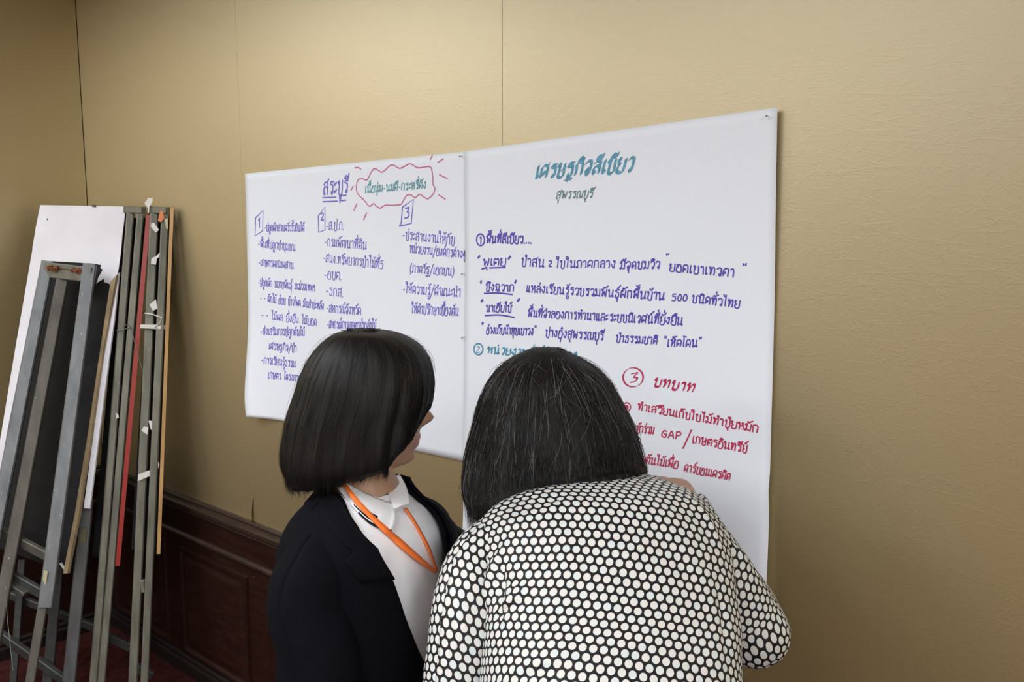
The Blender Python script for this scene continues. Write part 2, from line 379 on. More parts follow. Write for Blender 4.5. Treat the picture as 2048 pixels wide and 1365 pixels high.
# single-stroke Thai hand: "width|stroke;stroke", x-height 10
G = {
'ก': '7|1,0 1,6 .6,7.6 2,9.8 4.6,10 6,8 6,0', 'ข': '7|2.2,8.6 1.2,8 .6,9.2 1.6,10 2.4,9 2,6 2,0 6,0 6,10', 'ค': '7|2.4,3.4 3.6,4.6 4.2,3.4 3,2.8 1.8,4 1,0 .8,7 2.4,9.8 5,9.8 6.2,7.5 6,0',
'ง': '6|4,8.6 3,8 3.2,9.6 4.6,9.6 4.8,6 3.6,0 .4,5', 'จ': '6.5|.4,7.4 2,10 5,9.8 5.6,6 5.2,1 4,-.4 2.6,.6 2.2,3 3.4,4.6 4.4,3.4 3.6,2.2', 'ฉ': '7.5|1.6,8.6 .8,8 1.4,9.8 4,10 6,8.5 6,1 4.6,.2 5,1.8 7,.4;1.2,7.6 2.4,6.4 2.2,1 1.2,.4 2.2,1.6 4.6,0',
'ช': '7.5|2.2,8.6 1.2,8 .6,9.2 1.6,10 2.4,9 2,6 2,0 6,0 6,8 7.6,10.8', 'ฐ': '7|1,8.4 2.6,10 6.4,9.8;2.2,9.4 1.2,7.2 4.6,7.2 5.4,6 5.2,0 2.2,0 2.8,2.4;.6,-4.2 2,-2.6 3.2,-4 4.4,-2.4 6.6,-3',
'ฒ': '9|1,2 2.4,3.4 1.6,4.4 .8,2 1,0 1,7 2.4,9.8 4,8.4 5,10 6,8 6,1 8,0;8,0 8.4,10', 'ณ': '9.5|1.6,1.4 2.4,.4 1.2,0 1,7 2.4,9.8 4.4,9.6 5,8 5,1 6,0 7,1.6 8.6,.2;5,.6 8.6,2 8.6,10', 'ด': '7|2.2,5 3.4,4.6 2.8,3.4 1.8,4.4 1,0 .8,7 2.4,9.8 5,9.8 6.2,7.5 6,0', 'ต': '7|2.2,5 3.4,4.6 2.8,3.4 1.8,4.4 1,0 .8,7 2,9.8 3.4,8.4 5,10 6.2,7.5 6,0',
'ท': '7.5|2,8.6 1,8 .6,9.4 1.6,10 2.2,9 2.2,0 4,8.4 5.4,10 6.4,8.4 6.2,0', 'ธ': '7|6,10 3,9.8 1.2,8.8 3,7.6 5,7 5.6,5 5.2,0 1.4,0 1.6,3', 'น': '8|2,8.6 1,8 .6,9.4 1.6,10 2.2,9 2.2,0 4.4,1.4 7.2,0 7.4,1.6 6,1;6.2,1 6.4,10',
'บ': '7|2,8.6 1,8 .6,9.4 1.6,10 2.2,9 2,0 6,0 6.2,10', 'ป': '7|2,8.6 1,8 .6,9.4 1.6,10 2.2,9 2,0 6,0 6.4,14.5', 'ผ': '7.5|2.2,8.6 3,9.4 2,10 1.2,8 1.2,0 3.8,5 6.2,0 6.6,10', 'พ': '8|2,8.6 1,8 .6,9.4 1.6,10 2.2,9 2,0 4.2,6.6 6.2,0 7,10',
'ภ': '7.5|1.6,1.4 .4,1 1,-.2 2,.8 1.8,6 1,7.6 2.6,9.8 5,10 6.6,8 6.4,0', 'ม': '7.5|2,8.6 1,8 .6,9.4 1.6,10 2.2,9 2.2,1.4 1,0 .4,1.4 2.2,1.8 6.4,.2;6.4,0 6.6,10', 'ย': '7|2,8.8 1,8.4 1,9.8 2.2,9.6 1,6.6 2.6,5 1,3.2 1.6,0 6,0 6.4,10',
'ร': '6|5.6,9.8 2.6,9.8 1.4,8.4 3.4,7.4 5,7 5,.8 3.6,0 3.2,1.4 4.8,1.8', 'ล': '7|.8,7.4 2.6,10 5.4,9.4 6.2,7.4 6.2,0;6,4.6 4,6 1.4,4.6 1.2,.6 2.4,.2 2.2,1.8', 'ว': '6|1,8 2.6,10 5,9.2 5.4,7 5,.4 3.6,.2 3.4,1.6 4.8,2',
'ศ': '7.5|2.4,3.4 3.6,4.6 4.2,3.4 3,2.8 1.8,4 1,0 .8,7 2.4,9.8 5,9.4 6.2,7.5 6,0;5,9.2 7.4,12', 'ษ': '7.5|2,8.6 1,8 .6,9.4 1.6,10 2.2,9 2,0 6,0 6.2,10;3.6,4 5,5.4 7.6,6.4', 'ส': '7.5|.8,7.4 2.6,10 5.4,9.4 6.2,7.4 6.2,0;6,4.6 4,6 1.4,4.6 1.2,.6 2.4,.2 2.2,1.8;5,9.2 7.4,12',
'ห': '7.5|2,8.6 1,8 .6,9.4 1.6,10 2.2,9 2.2,0;2.2,3.6 5,6.4 6.6,9 5.4,10 5,8.4 6.2,5 6.4,0', 'อ': '7|1.2,6.4 2.6,6.4 2,7.8 1,6 1,0 6,0 6,8 4,10 1,8.8', 'ฮ': '7.5|1.2,6.4 2.6,6.4 2,7.8 1,6 1,0 6,0 6,7.6 4,9.6 1,8.8;4.4,9.4 6.6,11.6',
'ฯ': '6|1,8 .6,6.4 2,6.6 1.6,9 3,10 4.6,9 4.6,0', 'ๆ': '6|.8,3 .4,5.4 2,6 2.4,3 3.6,10 4.6,9 4.8,-5',
'ะ': '4|.8,8.4 .8,6.6 2,7.6 3.4,8.8;.8,3 .8,1.2 2,2.2 3.4,3.4', 'า': '5|.6,8.4 2,10 3.6,9.6 4,7.6 4,0', 'เ': '3.2|1.2,10 1,1.4 1.4,0 2.6,.6 1.6,1.8', 'แ': '6|1.2,10 1,1.4 1.4,0 2.6,.6 1.6,1.8;4.2,10 4,1.4 4.4,0 5.6,.6 4.6,1.8',
'โ': '4|4.6,14 .6,15 2.2,12 2.2,0', 'ใ': '4.4|1.6,13 2.6,14.6 1,16 -.6,14.4 .4,12.2 2.2,12.8 2.8,14.6 2.4,0', 'ไ': '4.4|-.6,16 1,13.4 2.8,16 2.6,13 2.6,0',
'1': '4|1,8 2.6,10 2.6,0', '2': '6.5|.8,8 2.4,10 5,9 4.6,6 .8,.4 6,.4', '3': '6.5|1,9.6 5.4,10 3,6.2 5.4,4.4 4.6,.8 .8,0', '5': '6.5|5.6,10 1.6,10 1.2,6 4,6.4 5.4,4 4,.4 .8,.4', '0': '6.5|3,10 .8,6 1.4,1 4,.2 5.6,4.6 4.6,9 3,10',
'G': '8.5|7,8.6 4,10 1,6 1.6,1 5,0 7,3 7,4.6 4,4.6', 'A': '8.5|.6,0 4,10 7.4,0;2,3.6 6.4,3.6', 'P': '7.5|1,0 1,10;1,10 5.6,9.8 6,6.4 4,5 1,5',
'-': '5|.8,4.6 4,4.8', '/': '6|0,-4 6,14', '(': '4|3.4,13 1,7 1.2,2 3,-2.5', ')': '4|.6,13 3,7 2.6,2 .6,-2.5', '.': '2.6|.8,0 1.4,.5', '"': '5|1,14 1.4,11.6;3.4,14.4 3.2,12', "'": '3|1,14 1.6,11.6', ' ': '6|', '•': '5|1.6,5 2.8,5.6 2.6,4.2 1.4,4.6',
}
UP = {'ิ': '-3,11.6 -.6,13.6 2,11.6 -3,11.6', 'ี': '-3,11.6 -.6,13.6 2,11.6 -3,11.6;2,11.6 2.6,15', 'ึ': '-3,11.6 -.6,13.6 2,11.6 -3,11.6;2,11.8 3,13 1.8,13.2', 'ื': '-3,11.6 -.6,13.6 2,11.6 -3,11.6;.6,12.6 .8,15;2.2,11.6 2.8,15',
      'ั': '-1.4,13.4 -2.2,12.2 -.8,11.8 0,12.4 3.4,15', '็': '-2,11.6 -2.2,13.6 0,14 .4,12.4 -.8,12.6 1,14.2 3,15', '์': '-.4,13 -1.2,12 .2,12 .2,13.4 2.6,16.4'}
TONE = {'่': '.4,12 .8,15', '้': '-1.4,14 -.6,12.4 .4,12.2 2.8,15', '๋': '-1,13.4 2,13.4;.4,12 .6,15', '์': '-.4,13 -1.2,12 .2,12 .2,13.4 2.6,16.4'}
LOW = {'ุ': '-.8,-2 .6,-2 .6,-6', 'ู': '-1.6,-2 -.4,-2.4 -.8,-5.4 2,-5.4 2,-1.8'}


def strokes(s): return [[tuple(map(float, p.split(','))) for p in q.split()] for q in s.split(';') if q.strip()]


def layout(text):
    out = []; x = 0.; cx = 3; up = False
    for ch in text:
        if ch in UP and not (ch == '์' and up): out += [[(cx + a, b) for a, b in s] for s in strokes(UP[ch])]; up = True; continue
        if ch in TONE:
            dy = 3.6 if up else 0; out += [[(cx + a, b + dy) for a, b in s] for s in strokes(TONE[ch])]; continue
        if ch in LOW: out += [[(cx + a, b) for a, b in s] for s in strokes(LOW[ch])]; continue
        if ch == 'ำ': out.append([(cx + 1 + .9 * math.cos(t), 12.8 + .9 * math.sin(t)) for t in np.linspace(0, 6.3, 7)]); ch = 'า'
        wd, s = G[ch].split('|'); wd = float(wd)
        out += [[(x + a, b) for a, b in q] for q in strokes(s)]
        cx = x + wd * .62; x += wd + .9; up = False
    return out, x


def ribbon(mb, pts, wd, nib=None, lift=.0008):
    """pts: (x, z) on the wall; a flat ink stroke lying on the paper"""
    pts = np.asarray(pts, float)
    if len(pts) < 2: return
    if nib is None:
        t = np.gradient(pts, axis=0); t /= np.maximum(np.linalg.norm(t, axis=1), 1e-9)[:, None]; nn = np.stack([-t[:, 1], t[:, 0]], 1)
        a = pts + nn * wd / 2; b = pts - nn * wd / 2
        a[0] -= t[0] * wd * .3; b[0] -= t[0] * wd * .3; a[-1] += t[-1] * wd * .3; b[-1] += t[-1] * wd * .3
    else:
        t = np.gradient(pts, axis=0); t /= np.maximum(np.linalg.norm(t, axis=1), 1e-9)[:, None]; nn = np.stack([-t[:, 1], t[:, 0]], 1)
        nb = np.array([math.cos(nib), math.sin(nib)]) * wd / 2; th = wd * .12
        sgn = np.sign((nn * nb).sum(1)); sgn[sgn == 0] = 1
        a = pts + nb * sgn[:, None] + nn * th; b = pts - nb * sgn[:, None] - nn * th
    v = []
    for p, q in zip(a, b): v += [(p[0], -poff(p[0], p[1]) - lift, p[1]), (q[0], -poff(q[0], q[1]) - lift, q[1])]
    mb.add(v, [(2 * i, 2 * i + 1, 2 * i + 3, 2 * i + 2) for i in range(len(pts) - 1)])


INK = {}; LINES = [0]
def ink(sheet_, key, part):
    return INK.setdefault((sheet_, key, part), MB())


def XZ(u, v): p = wallpt(u, v); return np.array([p.x, p.z])


def write(s, key, text, p0, p1, hpx, wpx=3.0, nib=None, slant=.12, jit=.35):
    """text from p0 to p1 (baseline, photo pixels); hpx letter height"""
    LINES[0] += 1; st, L = layout(text); a, b = XZ(*p0), XZ(*p1); mid = ((p0[0] + p1[0]) / 2, (p0[1] + p1[1]) / 2)
    sc = abs(XZ(mid[0], mid[1] - 10)[1] - XZ(mid[0], mid[1] + 10)[1]) / 20
    h = hpx * sc / 10; ex = (b - a) / L; up = np.array([slant, 1.]); wob = random.uniform(0, 9)
    for q in st:
        q = crom(q, 4) if len(q) > 2 else np.array(q)
        pts = []
        for x, y in q:
            jx = noise.noise(Vector((x * .21 + wob, y * .16, 3))) * jit * 2; jy = noise.noise(Vector((x * .17, y * .2 + wob, 8))) * jit * 2.4
            pts.append(a + ex * (x + jx) + up * (y + jy) * h)
        ribbon(ink(s, key, LINES[0]), pts, wpx * sc, nib)


def draw(s, key, px, wpx=3.0, smooth=True, nib=None, part='drawn_mark'):
    LINES[0] += 1; q = crom(px, 6) if smooth and len(px) > 2 else np.array(px, float)
    mid = q[len(q) // 2]; sc = abs(XZ(mid[0], mid[1] - 10)[1] - XZ(mid[0], mid[1] + 10)[1]) / 20
    ribbon(ink(s, key, (part, LINES[0])), [XZ(*p) for p in q], wpx * sc, nib)


def ellipse(c, a, b, n=22, t0=0., rot=0.):
    return [(c[0] + a * math.cos(t0 + 2 * math.pi * k / n) * math.cos(rot) - b * math.sin(t0 + 2 * math.pi * k / n) * math.sin(rot),
             c[1] + a * math.cos(t0 + 2 * math.pi * k / n) * math.sin(rot) + b * math.sin(t0 + 2 * math.pi * k / n) * math.cos(rot)) for k in range(n + 2)]


# -- left sheet
Ls, Rs = 'left', 'right'
write(Ls, 'blue', 'สระบุรี', (650, 390), (702, 386), 25, 3.4)
for a in (((649, 396), (677, 395)), ((650, 404), (680, 403)), ((688, 392), (698, 391)), ((687, 402), (697, 401)), ((684, 391), (685, 406))): draw(Ls, 'blue', a, 2.8, part='underline')
draw(Ls, 'pink', [(729, 398), (719, 385), (718, 370), (722, 360), (730, 358), (738, 361), (744, 352), (750, 341), (756, 338), (762, 342), (769, 345), (776, 340), (784, 332), (792, 331), (800, 336), (806, 337), (814, 333), (824, 328), (832, 332), (840, 336), (852, 335), (864, 334), (868, 342), (870, 358), (870, 370), (874, 377), (871, 387), (864, 395), (858, 398), (850, 393), (843, 389), (838, 393), (834, 396), (827, 391), (820, 390), (814, 396), (808, 407), (803, 410), (790, 411), (775, 411), (768, 415), (764, 417), (757, 412), (752, 408), (744, 413), (738, 407), (729, 396)], 2.6, part='cloud_outline')
for a in (((865, 320), (869, 311)), ((880, 326), (891, 318)), ((883, 350), (899, 358)), ((881, 390), (894, 399)), ((715, 336), (722, 336), (727, 339)), ((707, 381), (712, 373)), ((713, 421), (719, 408)), ((732, 440), (738, 426))): draw(Ls, 'pink', a, 2.6, part='burst_strokes')
write(Ls, 'teal', 'เนื้อนุ่ม-นมดี-กระหรี่ดัง', (735, 386), (857, 377), 13, 2.4)
for box in ([(514, 436), (529, 421), (528, 462), (513, 472), (514, 436)], [(640, 433), (654, 414), (654, 460), (641, 465), (640, 433)], [(809, 415), (831, 399), (826, 447), (802, 453), (806, 448), (809, 415)]): draw(Ls, 'blue', box, 2.6, False, part='number_box')
write(Ls, 'blue', '1', (518, 455), (525, 453), 17, 3); write(Ls, 'blue', '2', (645, 441), (653, 440), 15, 2.6); write(Ls, 'blue', '3', (812, 437), (825, 434), 20, 2.8)
for t, a, b, h in (('-ปลูกผักสวนครัวรั้วกินได้', (532, 462), (612, 463), 12), ('-พื้นที่ปลูกป่าชุมชน', (519, 494), (594, 502), 12), ('-เกษตรผสมผสาน', (520, 531), (590, 538), 12), ('-ปลูกผัก ขยายพันธุ์ มะม่วงเทพฯ', (520, 571), (634, 583), 12),
                   ('- • ผักไม้ อ้อย ข้าวโพด มันสำปะหลัง', (524, 602), (652, 620), 12), ('- • ไม้ผล ยั่งยืน ไม้ยอด', (527, 636), (637, 652), 12), ('-ส่งเสริมการปลูกต้นไม้', (526, 669), (612, 672), 12), ('เศรษฐกิจ/ป่า', (542, 698), (596, 704), 12),
                   ('-การเรียนรู้ธรรม', (530, 726), (594, 735), 12), ('เกษตร โครงการ', (542, 756), (604, 764), 12),
                   ('-ส.ป.ก.', (656, 460), (694, 460), 15), ('-กรมพัฒนาที่ดิน', (653, 492), (738, 500), 15), ('-สนง.ทรัพยากรป่าไม้ที่5', (650, 524), (771, 538), 15), ('-อบต.', (652, 557), (690, 560), 15), ('-ธกส.', (656, 590), (693, 594), 15),
                   ('-สหกรณ์จังหวัด', (657, 624), (727, 630), 14), ('-สหกรณ์การเกษตรป่ากล้าไม้', (658, 656), (757, 660), 14)):
    write(Ls, 'blue', t, a, b, h, 1.9)
for t, a, b, h in (('-ประสานงานให้กับ', (808, 478), (912, 490), 15), ('หน่วยงาน/องค์กรต่างๆ', (822, 505), (934, 517), 14), ('(ภาครัฐ/เอกชน)', (822, 545), (911, 552), 14), ('-ให้ความรู้/คำแนะนำ', (808, 586), (924, 594), 15), ('ให้คำปรึกษาเบื้องต้น', (826, 626), (920, 632), 15)):
    write(Ls, 'blue', t, a, b, h, 2.1)
for a in (((853, 837), (857, 829)), ((857, 838), (859, 828)), ((852, 833), (850, 827))): draw(Ls, 'pink', a, 1.6, part='pink_ticks')
# -- right sheet
write(Rs, 'sky', 'เศรษฐกิจสีเขียว', (1076, 357), (1272, 342), 25, 7.0, math.radians(40), .28, .2)
write(Rs, 'grey_ink', 'สุพรรณบุรี', (1116, 398), (1190, 396), 14, 2.4, None, .3)
draw(Rs, 'purple', ellipse((966, 480), 8, 11.5), 3.2, part='number_circle'); write(Rs, 'purple', '1', (963, 487), (969, 487), 13, 3)
write(Rs, 'purple', 'พื้นที่สีเขียว....', (977, 486), (1070, 487), 14, 3.2)
for q in (((961, 516), (964, 512)), ((1022, 518), (1026, 513)), ((966, 566), (967, 562)), ((1035, 566), (1037, 561)), ((967, 603), (970, 600)), ((1040, 602), (1044, 598)), ((969, 648), (971, 645))): draw(Rs, 'purple', q, 4.5, part='quote_marks')
for q in (((968, 538), (976, 536)), ((984, 536), (1016, 535)), ((973, 587), (1000, 586), (1030, 589)), ((975, 631), (1005, 630), (1034, 635))): draw(Rs, 'purple', q, 3, part='underline')
for t, a, b, h, wd in (('พุเตย', (970, 532), (1018, 531), 14, 3.2), ('ป่าสน', (1047, 531), (1094, 535), 15, 3.2), ('2', (1101, 533), (1110, 533), 12, 3), ('ใบในภาคกลาง', (1116, 535), (1236, 536), 14, 3), ('มีจุดชมวิว', (1243, 538), (1325, 537), 14, 3.2), ('"', (1334, 522), (1344, 522), 10, 3), ('ยอดเขาเทวดา', (1342, 542), (1474, 554), 15, 3.4), ('"', (1486, 545), (1500, 546), 13, 4),
                       ('บึงฉวาก', (975, 581), (1034, 583), 13, 3.2), ('แหล่งเรียนรู้รวบรวมพันธุ์ผักพื้นบ้าน', (1057, 584), (1334, 600), 14, 3.2), ('500', (1347, 601), (1380, 602), 13, 3), ('ชนิดทั่วไทย', (1387, 604), (1484, 616), 14, 3.2),
                       ('นาเฮียใช้', (976, 623), (1029, 624), 13, 3), ('พื้นที่จำลองการทำนาและระบบนิเวศน์ที่ยั่งยืน', (1060, 633), (1370, 650), 14, 3), ('อ่างเก็บน้ำหุบเขาวง"', (977, 667), (1078, 670), 13, 2.8), ('ปางอุ๋งสุพรรณบุรี', (1095, 673), (1212, 680), 14, 3), ('ป่าธรรมชาติ', (1236, 683), (1320, 688), 13, 3), ('"เห็ดโคน"', (1330, 692), (1408, 694), 14, 3)):
    write(Rs, 'purple', t, a, b, h, wd * .86)
draw(Rs, 'sky', ellipse((962, 698), 9, 11), 3.2, part='number_circle'); write(Rs, 'sky', '2', (957, 704), (966, 704), 11, 3, math.radians(40))
write(Rs, 'sky', 'หน่วยงานที่เกี่ยวข้อง', (979, 706), (1160, 718), 13, 4.2, math.radians(40), .15, .3)
for q in (((1197, 772), (1209, 768)), ((968, 792), (973, 788)), ((966, 795), (972, 800))): draw(Rs, 'sky', q, 5, part='list_marks')
draw(Rs, 'red', ellipse((1271, 754), 20, 19, 26, -1.2), 3.2, True, math.radians(30), part='number_circle'); write(Rs, 'red', '3', (1263, 764), (1283, 762), 18, 4, math.radians(30))
write(Rs, 'red', 'บทบาท', (1311, 770), (1394, 784), 15, 5.0, math.radians(50), .3, .2)
for c in ((1259, 813), (1258, 857)):
    draw(Rs, 'red', ellipse(c, 7.5, 8.5), 2.6, part='bullet'); draw(Rs, 'red', ellipse(c, 1.6, 1.8, 10), 5, part='bullet')
for t, a, b, h, wd in (('ทำเสวียนเก็บใบไม้ทำปุ๋ยหมัก', (1280, 818), (1522, 864), 13, 3), ('เข้าร่วม', (1275, 863), (1314, 867), 14, 2.8), ('GAP', (1327, 872), (1368, 878), 14, 3), ('/', (1372, 888), (1386, 886), 20, 3.2), ('เกษตรอินทรีย์', (1389, 884), (1500, 904), 14, 3), ('ปลูกต้นไม้เพื่อ', (1270, 920), (1364, 934), 13, 2.8), ('คาร์บอนเครดิต', (1375, 939), (1468, 958), 13, 2.6)):
    write(Rs, 'red', t, a, b, h, wd * .88)
for (s_, k, part), b_ in INK.items():
    b_.build(part[0] if isinstance(part, tuple) else 'handwritten_line', M[k], paperL if s_ == Ls else paperR)

# pins
for (u, v), lab in (((1544, 231), 'steel pin in the top right corner of the tall white sheet'), ((929, 311), 'steel pin at the top right corner of the wide sheet'),
                    ((931, 545), 'steel pin halfway down the joint of the two sheets'), ((932, 672), 'steel pin low on the joint of the two sheets, just above the circled 2')):
    p = wallpt(u, v); o = -poff(p.x, p.z) - .0005
    e = empty('push_pin', (p.x, o, p.z))
    v_, f_ = loft(tube_rings([(p.x, o + .012, p.z), (p.x, o - .010, p.z - .004)], .0007, 8), True); obj('needle', v_, f_, M['pin'], e, True)
    v_, f_ = loft(tube_rings([(p.x, o - .0085, p.z - .0035), (p.x, o - .0100, p.z - .004), (p.x, o - .0115, p.z - .0045)], [.0016, .0024, .0014], 10), True); obj('head', v_, f_, M['pin'], e, True)
    tag(e, lab, 'pin', 'pins holding the sheets')

# ------------------------------------------------------------------ people
def remesh(name, shapes, voxel, m, smooth_it=3):
    """fuse closed shapes into one continuous surface"""
    mb = MB()
    for v, f in shapes: mb.add(v, f)
    o = obj(name + '_blocks', mb.v, mb.f, m[0])
    bm = bmesh.new(); bm.from_mesh(o.data); bmesh.ops.recalc_face_normals(bm, faces=bm.faces); bm.to_mesh(o.data); bm.free()
    md = o.modifiers.new('fuse', 'REMESH'); md.mode = 'VOXEL'; md.voxel_size = voxel
    sm = o.modifiers.new('soft', 'SMOOTH'); sm.factor = .5; sm.iterations = smooth_it
    dg = bpy.context.evaluated_depsgraph_get(); me = bpy.data.meshes.new_from_object(o.evaluated_get(dg)); bpy.data.objects.remove(o)
    me.name = name; me.materials.clear()
    for x in m: me.materials.append(x)
    me.polygons.foreach_set('use_smooth', [True] * len(me.polygons))
    r = bpy.data.objects.new(name, me); COL.objects.link(r); return r


def wrap(me_obj, loc):
    """put the object's origin at loc without moving it"""
    me_obj.data.transform(Matrix.Translation(-Vector(loc))); me_obj.location = loc


class Frame:
    def __init__(s, o, fwd, up=Zv):
        s.o = Vector(o); s.f = Vector(fwd).normalized(); s.r = s.f.cross(Vector(up)).normalized(); s.u = s.r.cross(s.f)
    def P(s, x, y, z): return s.o + s.r * x + s.f * y + s.u * z
    def loc(s, p): d = Vector(p) - s.o; return d.dot(s.r), d.dot(s.f), d.dot(s.u)


def head_shape(fr, k=1.0):
    """skull, jaw, nose, brow, lips, chin, cheeks in one closed surface (x right, y forward, z up; metres)"""
    nt_, np_ = 72, 96; v = []
    for i in range(nt_ + 1):
        th = math.pi * i / nt_
        for j in range(np_):
            ph = 2 * math.pi * j / np_
            x = .074 * math.sin(th) * math.cos(ph); y = .094 * math.sin(th) * math.sin(ph); z = .113 * math.cos(th)
            if z < 0:
                t = min(1, -z / .113); x *= 1 - .18 * t ** 1.4; x *= 1.10 if t > .5 else 1 + .2 * t
                if y < 0: y *= 1 - .42 * t
                else: y = .094 * math.sin(ph) * math.sin(th) ** .38
            if y > 0:
                g = lambda a, b, s1, s2: math.exp(-((x - a) / s1) ** 2 - ((z - b) / s2) ** 2)
                fy = y / .094
                dy = -.006 * math.exp(-(x / .05) ** 2) * math.exp(-((z - .0) / .05) ** 2)
                dy += .012 * g(0, .005, .011, .022) + .021 * g(0, -.026, .0125, .016) + .011 * g(0, -.034, .020, .010)
                dy += .004 * (g(-.03, .026, .022, .009) + g(.03, .026, .022, .009)) - .008 * (g(-.031, .006, .018, .012) + g(.031, .006, .018, .012))
                dy += .006 * (g(-.042, -.026, .022, .02) + g(.042, -.026, .022, .02))
                dy += .009 * g(0, -.061, .021, .0065) + .009 * g(0, -.074, .018, .0065) - .004 * g(0, -.0675, .022, .0022) - .003 * g(0, -.084, .02, .006) + .012 * g(0, -.099, .020, .014)
                y += dy * max(0, min(1, fy * 1.6))
            v.append(fr.P(x * k, y * k, z * k))
    f = [(i * np_ + j, (i + 1) * np_ + j, (i + 1) * np_ + (j + 1) % np_, i * np_ + (j + 1) % np_) for i in range(nt_) for j in range(np_)]
    ears = []
    for s in (-1, 1):
        c = [(s * .073, -.012, -.034), (s * .078, -.014, -.018), (s * .082, -.016, .002), (s * .081, -.012, .018), (s * .074, -.006, .026)]
        ears.append(loft(tube_rings([fr.P(*[q * k for q in p]) for p in c], [.006, .010, .013, .011, .006], 10, .5, fr.f), True))
    return [(v, f)] + ears


def hand_shape(wrist, d, back, curls, thumb_side, spread=.10, k=1.0):
    """palm, four unequal bent fingers and a thumb leaving the side of the palm; d wrist->fingers, back = back-of-hand normal"""
    d = d.normalized(); back = (back - d * back.dot(d)).normalized(); s = d.cross(back).normalized() * thumb_side; out = []
    pal = [(0, .024, .018), (.02, .030, .016), (.045, .038, .015), (.07, .041, .0135), (.086, .038, .011)]
    rings = [[wrist + d * (a * k) + s * (math.cos(t) * w * k) + back * (math.sin(t) * h * k) for t in [2 * math.pi * q / 16 for q in range(16)]] for a, w, h in pal]
    out.append(loft(rings, True))
    for i, (off, ln, r) in enumerate(((.030, .068, .0085), (.010, .076, .0088), (-.010, .071, .0084), (-.029, .056, .0075))):
        a = spread * (off / .03); dd = (d + s * a).normalized(); p = wrist + d * (.078 * k) + s * (off * k); pts = [p]; ax = dd.cross(back)
        cur = dd
        for seg, frac in enumerate((.44, .31, .25)):
            cur = Matrix.Rotation(-curls[i] * (0.7, 1., .6)[seg], 3, ax) @ cur; p = p + cur * (ln * frac * k); pts.append(p)
        pts = [Vector(q) for q in crom(pts, 3)]; n = len(pts)
        out.append(loft(tube_rings(pts, [r * k * (1 - .28 * q / n) for q in range(n - 1)] + [r * k * .45], 10), True))
    p = wrist + d * (.018 * k) + s * (.022 * k); cur = (d * .75 + s * .62 - back * .25).normalized(); pts = [p]
    for frac in (.042, .032, .026):
        p = p + cur * (frac * k); pts.append(p); cur = (cur + d * .22 - s * .16 - back * .12).normalized()
    pts = [Vector(q) for q in crom(pts, 3)]; n = len(pts)
    out.append(loft(tube_rings(pts, [.0125 * k * (1 - .3 * q / n) for q in range(n - 1)] + [.0055 * k], 10), True))
    return out


def tubeP(pts, r, n=16, k=4):
    P = crom([list(p) for p in pts], k); R_ = crom([[x] for x in r], k)[:, 0]
    return loft(tube_rings([Vector(p) for p in P], list(np.maximum(R_, .004)), n), True)


def leg_shape(hip, knee, ankle, toe):
    return [tubeP([hip, (hip + knee) / 2, knee, (knee + ankle) / 2, ankle], [.085, .072, .05, .05, .034]),
            tubeP([ankle + Vector((0, 0, -.02)), ankle * .5 + toe * .5 + Vector((0, 0, -.01)), toe], [.035, .036, .022])]


class Torso:
    """closed rings: centre, x half-axis vector, y half-axis vector (forward), row by row (bottom to top), interpolated"""
    def __init__(s, rows, k=6):
        A = crom([[*c, *x, *y] for c, x, y in rows], k); s.C = A[:, 0:3]; s.X = A[:, 3:6]; s.Y = A[:, 6:9]; s.n = len(A)
    def pt(s, i, phi, off=0., ex=2.4):
        """phi 0 = front, +90 deg = x side"""
        cx = math.sin(phi); cy = math.cos(phi); X = Vector(s.X[i]); Y = Vector(s.Y[i])
        sx = math.copysign(abs(cx) ** (2 / ex), cx); sy = math.copysign(abs(cy) ** (2 / ex), cy)
        return Vector(s.C[i]) + X * (sx * (1 + off / X.length)) + Y * (sy * (1 + off / Y.length))
    def rings(s, off=0., n=64, phis=None, lo=0, hi=None):
        ph = phis or [2 * math.pi * j / n for j in range(n)]
        return [[s.pt(i, p, off) for p in ph] for i in range(lo, hi or s.n)]


def cloth_uv(rings, k=.35):
    """arc length around (from the middle column) and along, in metres, so printed dots keep their size"""
    A = np.array([[list(p) for p in r] for r in rings]); m = A.shape[1] // 2
    seg = np.linalg.norm(np.diff(A, axis=1), axis=2); u = np.concatenate([np.zeros((A.shape[0], 1)), np.cumsum(seg, 1)], 1); u -= u[:, m:m + 1]
    sv = np.linalg.norm(np.diff(A, axis=0), axis=2); v = np.concatenate([np.zeros((1, A.shape[1])), np.cumsum(sv, 0)], 0)
    return np.stack([u, v * k + v.mean(axis=1, keepdims=True) * (1 - k)], 2).reshape(-1, 2)


def ruffle(rings, amp, sc, seed, folds=()):
    """soft creases: noise plus directed folds (centre, direction, width, length, depth)"""
    A = np.array([[list(p) for p in r] for r in rings]); n, m, _ = A.shape
    du = np.gradient(A, axis=1); dv = np.gradient(A, axis=0); N = np.cross(du, dv); N /= np.maximum(np.linalg.norm(N, axis=2), 1e-9)[..., None]
    c = A.mean(axis=1, keepdims=True); sg = np.sign((N * (A - c)).sum(2)); N *= np.where(sg == 0, 1, sg)[..., None]
    out = []
    for i in range(n):
        row = []
        for j in range(m):
            p = Vector(A[i, j]); h = noise.noise(Vector((p.x * sc + seed, p.y * sc, p.z * sc * .7))) * amp + noise.noise(Vector((p.x * sc * 2.7, p.y * sc * 2.7 + seed, p.z * sc * 2))) * amp * .4
            for fc, fd, fw, fl, dep in folds:
                q = p - fc; a = q.dot(fd); d = (q - fd * a).length
                h += dep * math.exp(-(d / fw) ** 2) * math.exp(-(a / fl) ** 2)
            row.append(p + Vector(N[i, j]) * h)
        out.append(row)
    return out


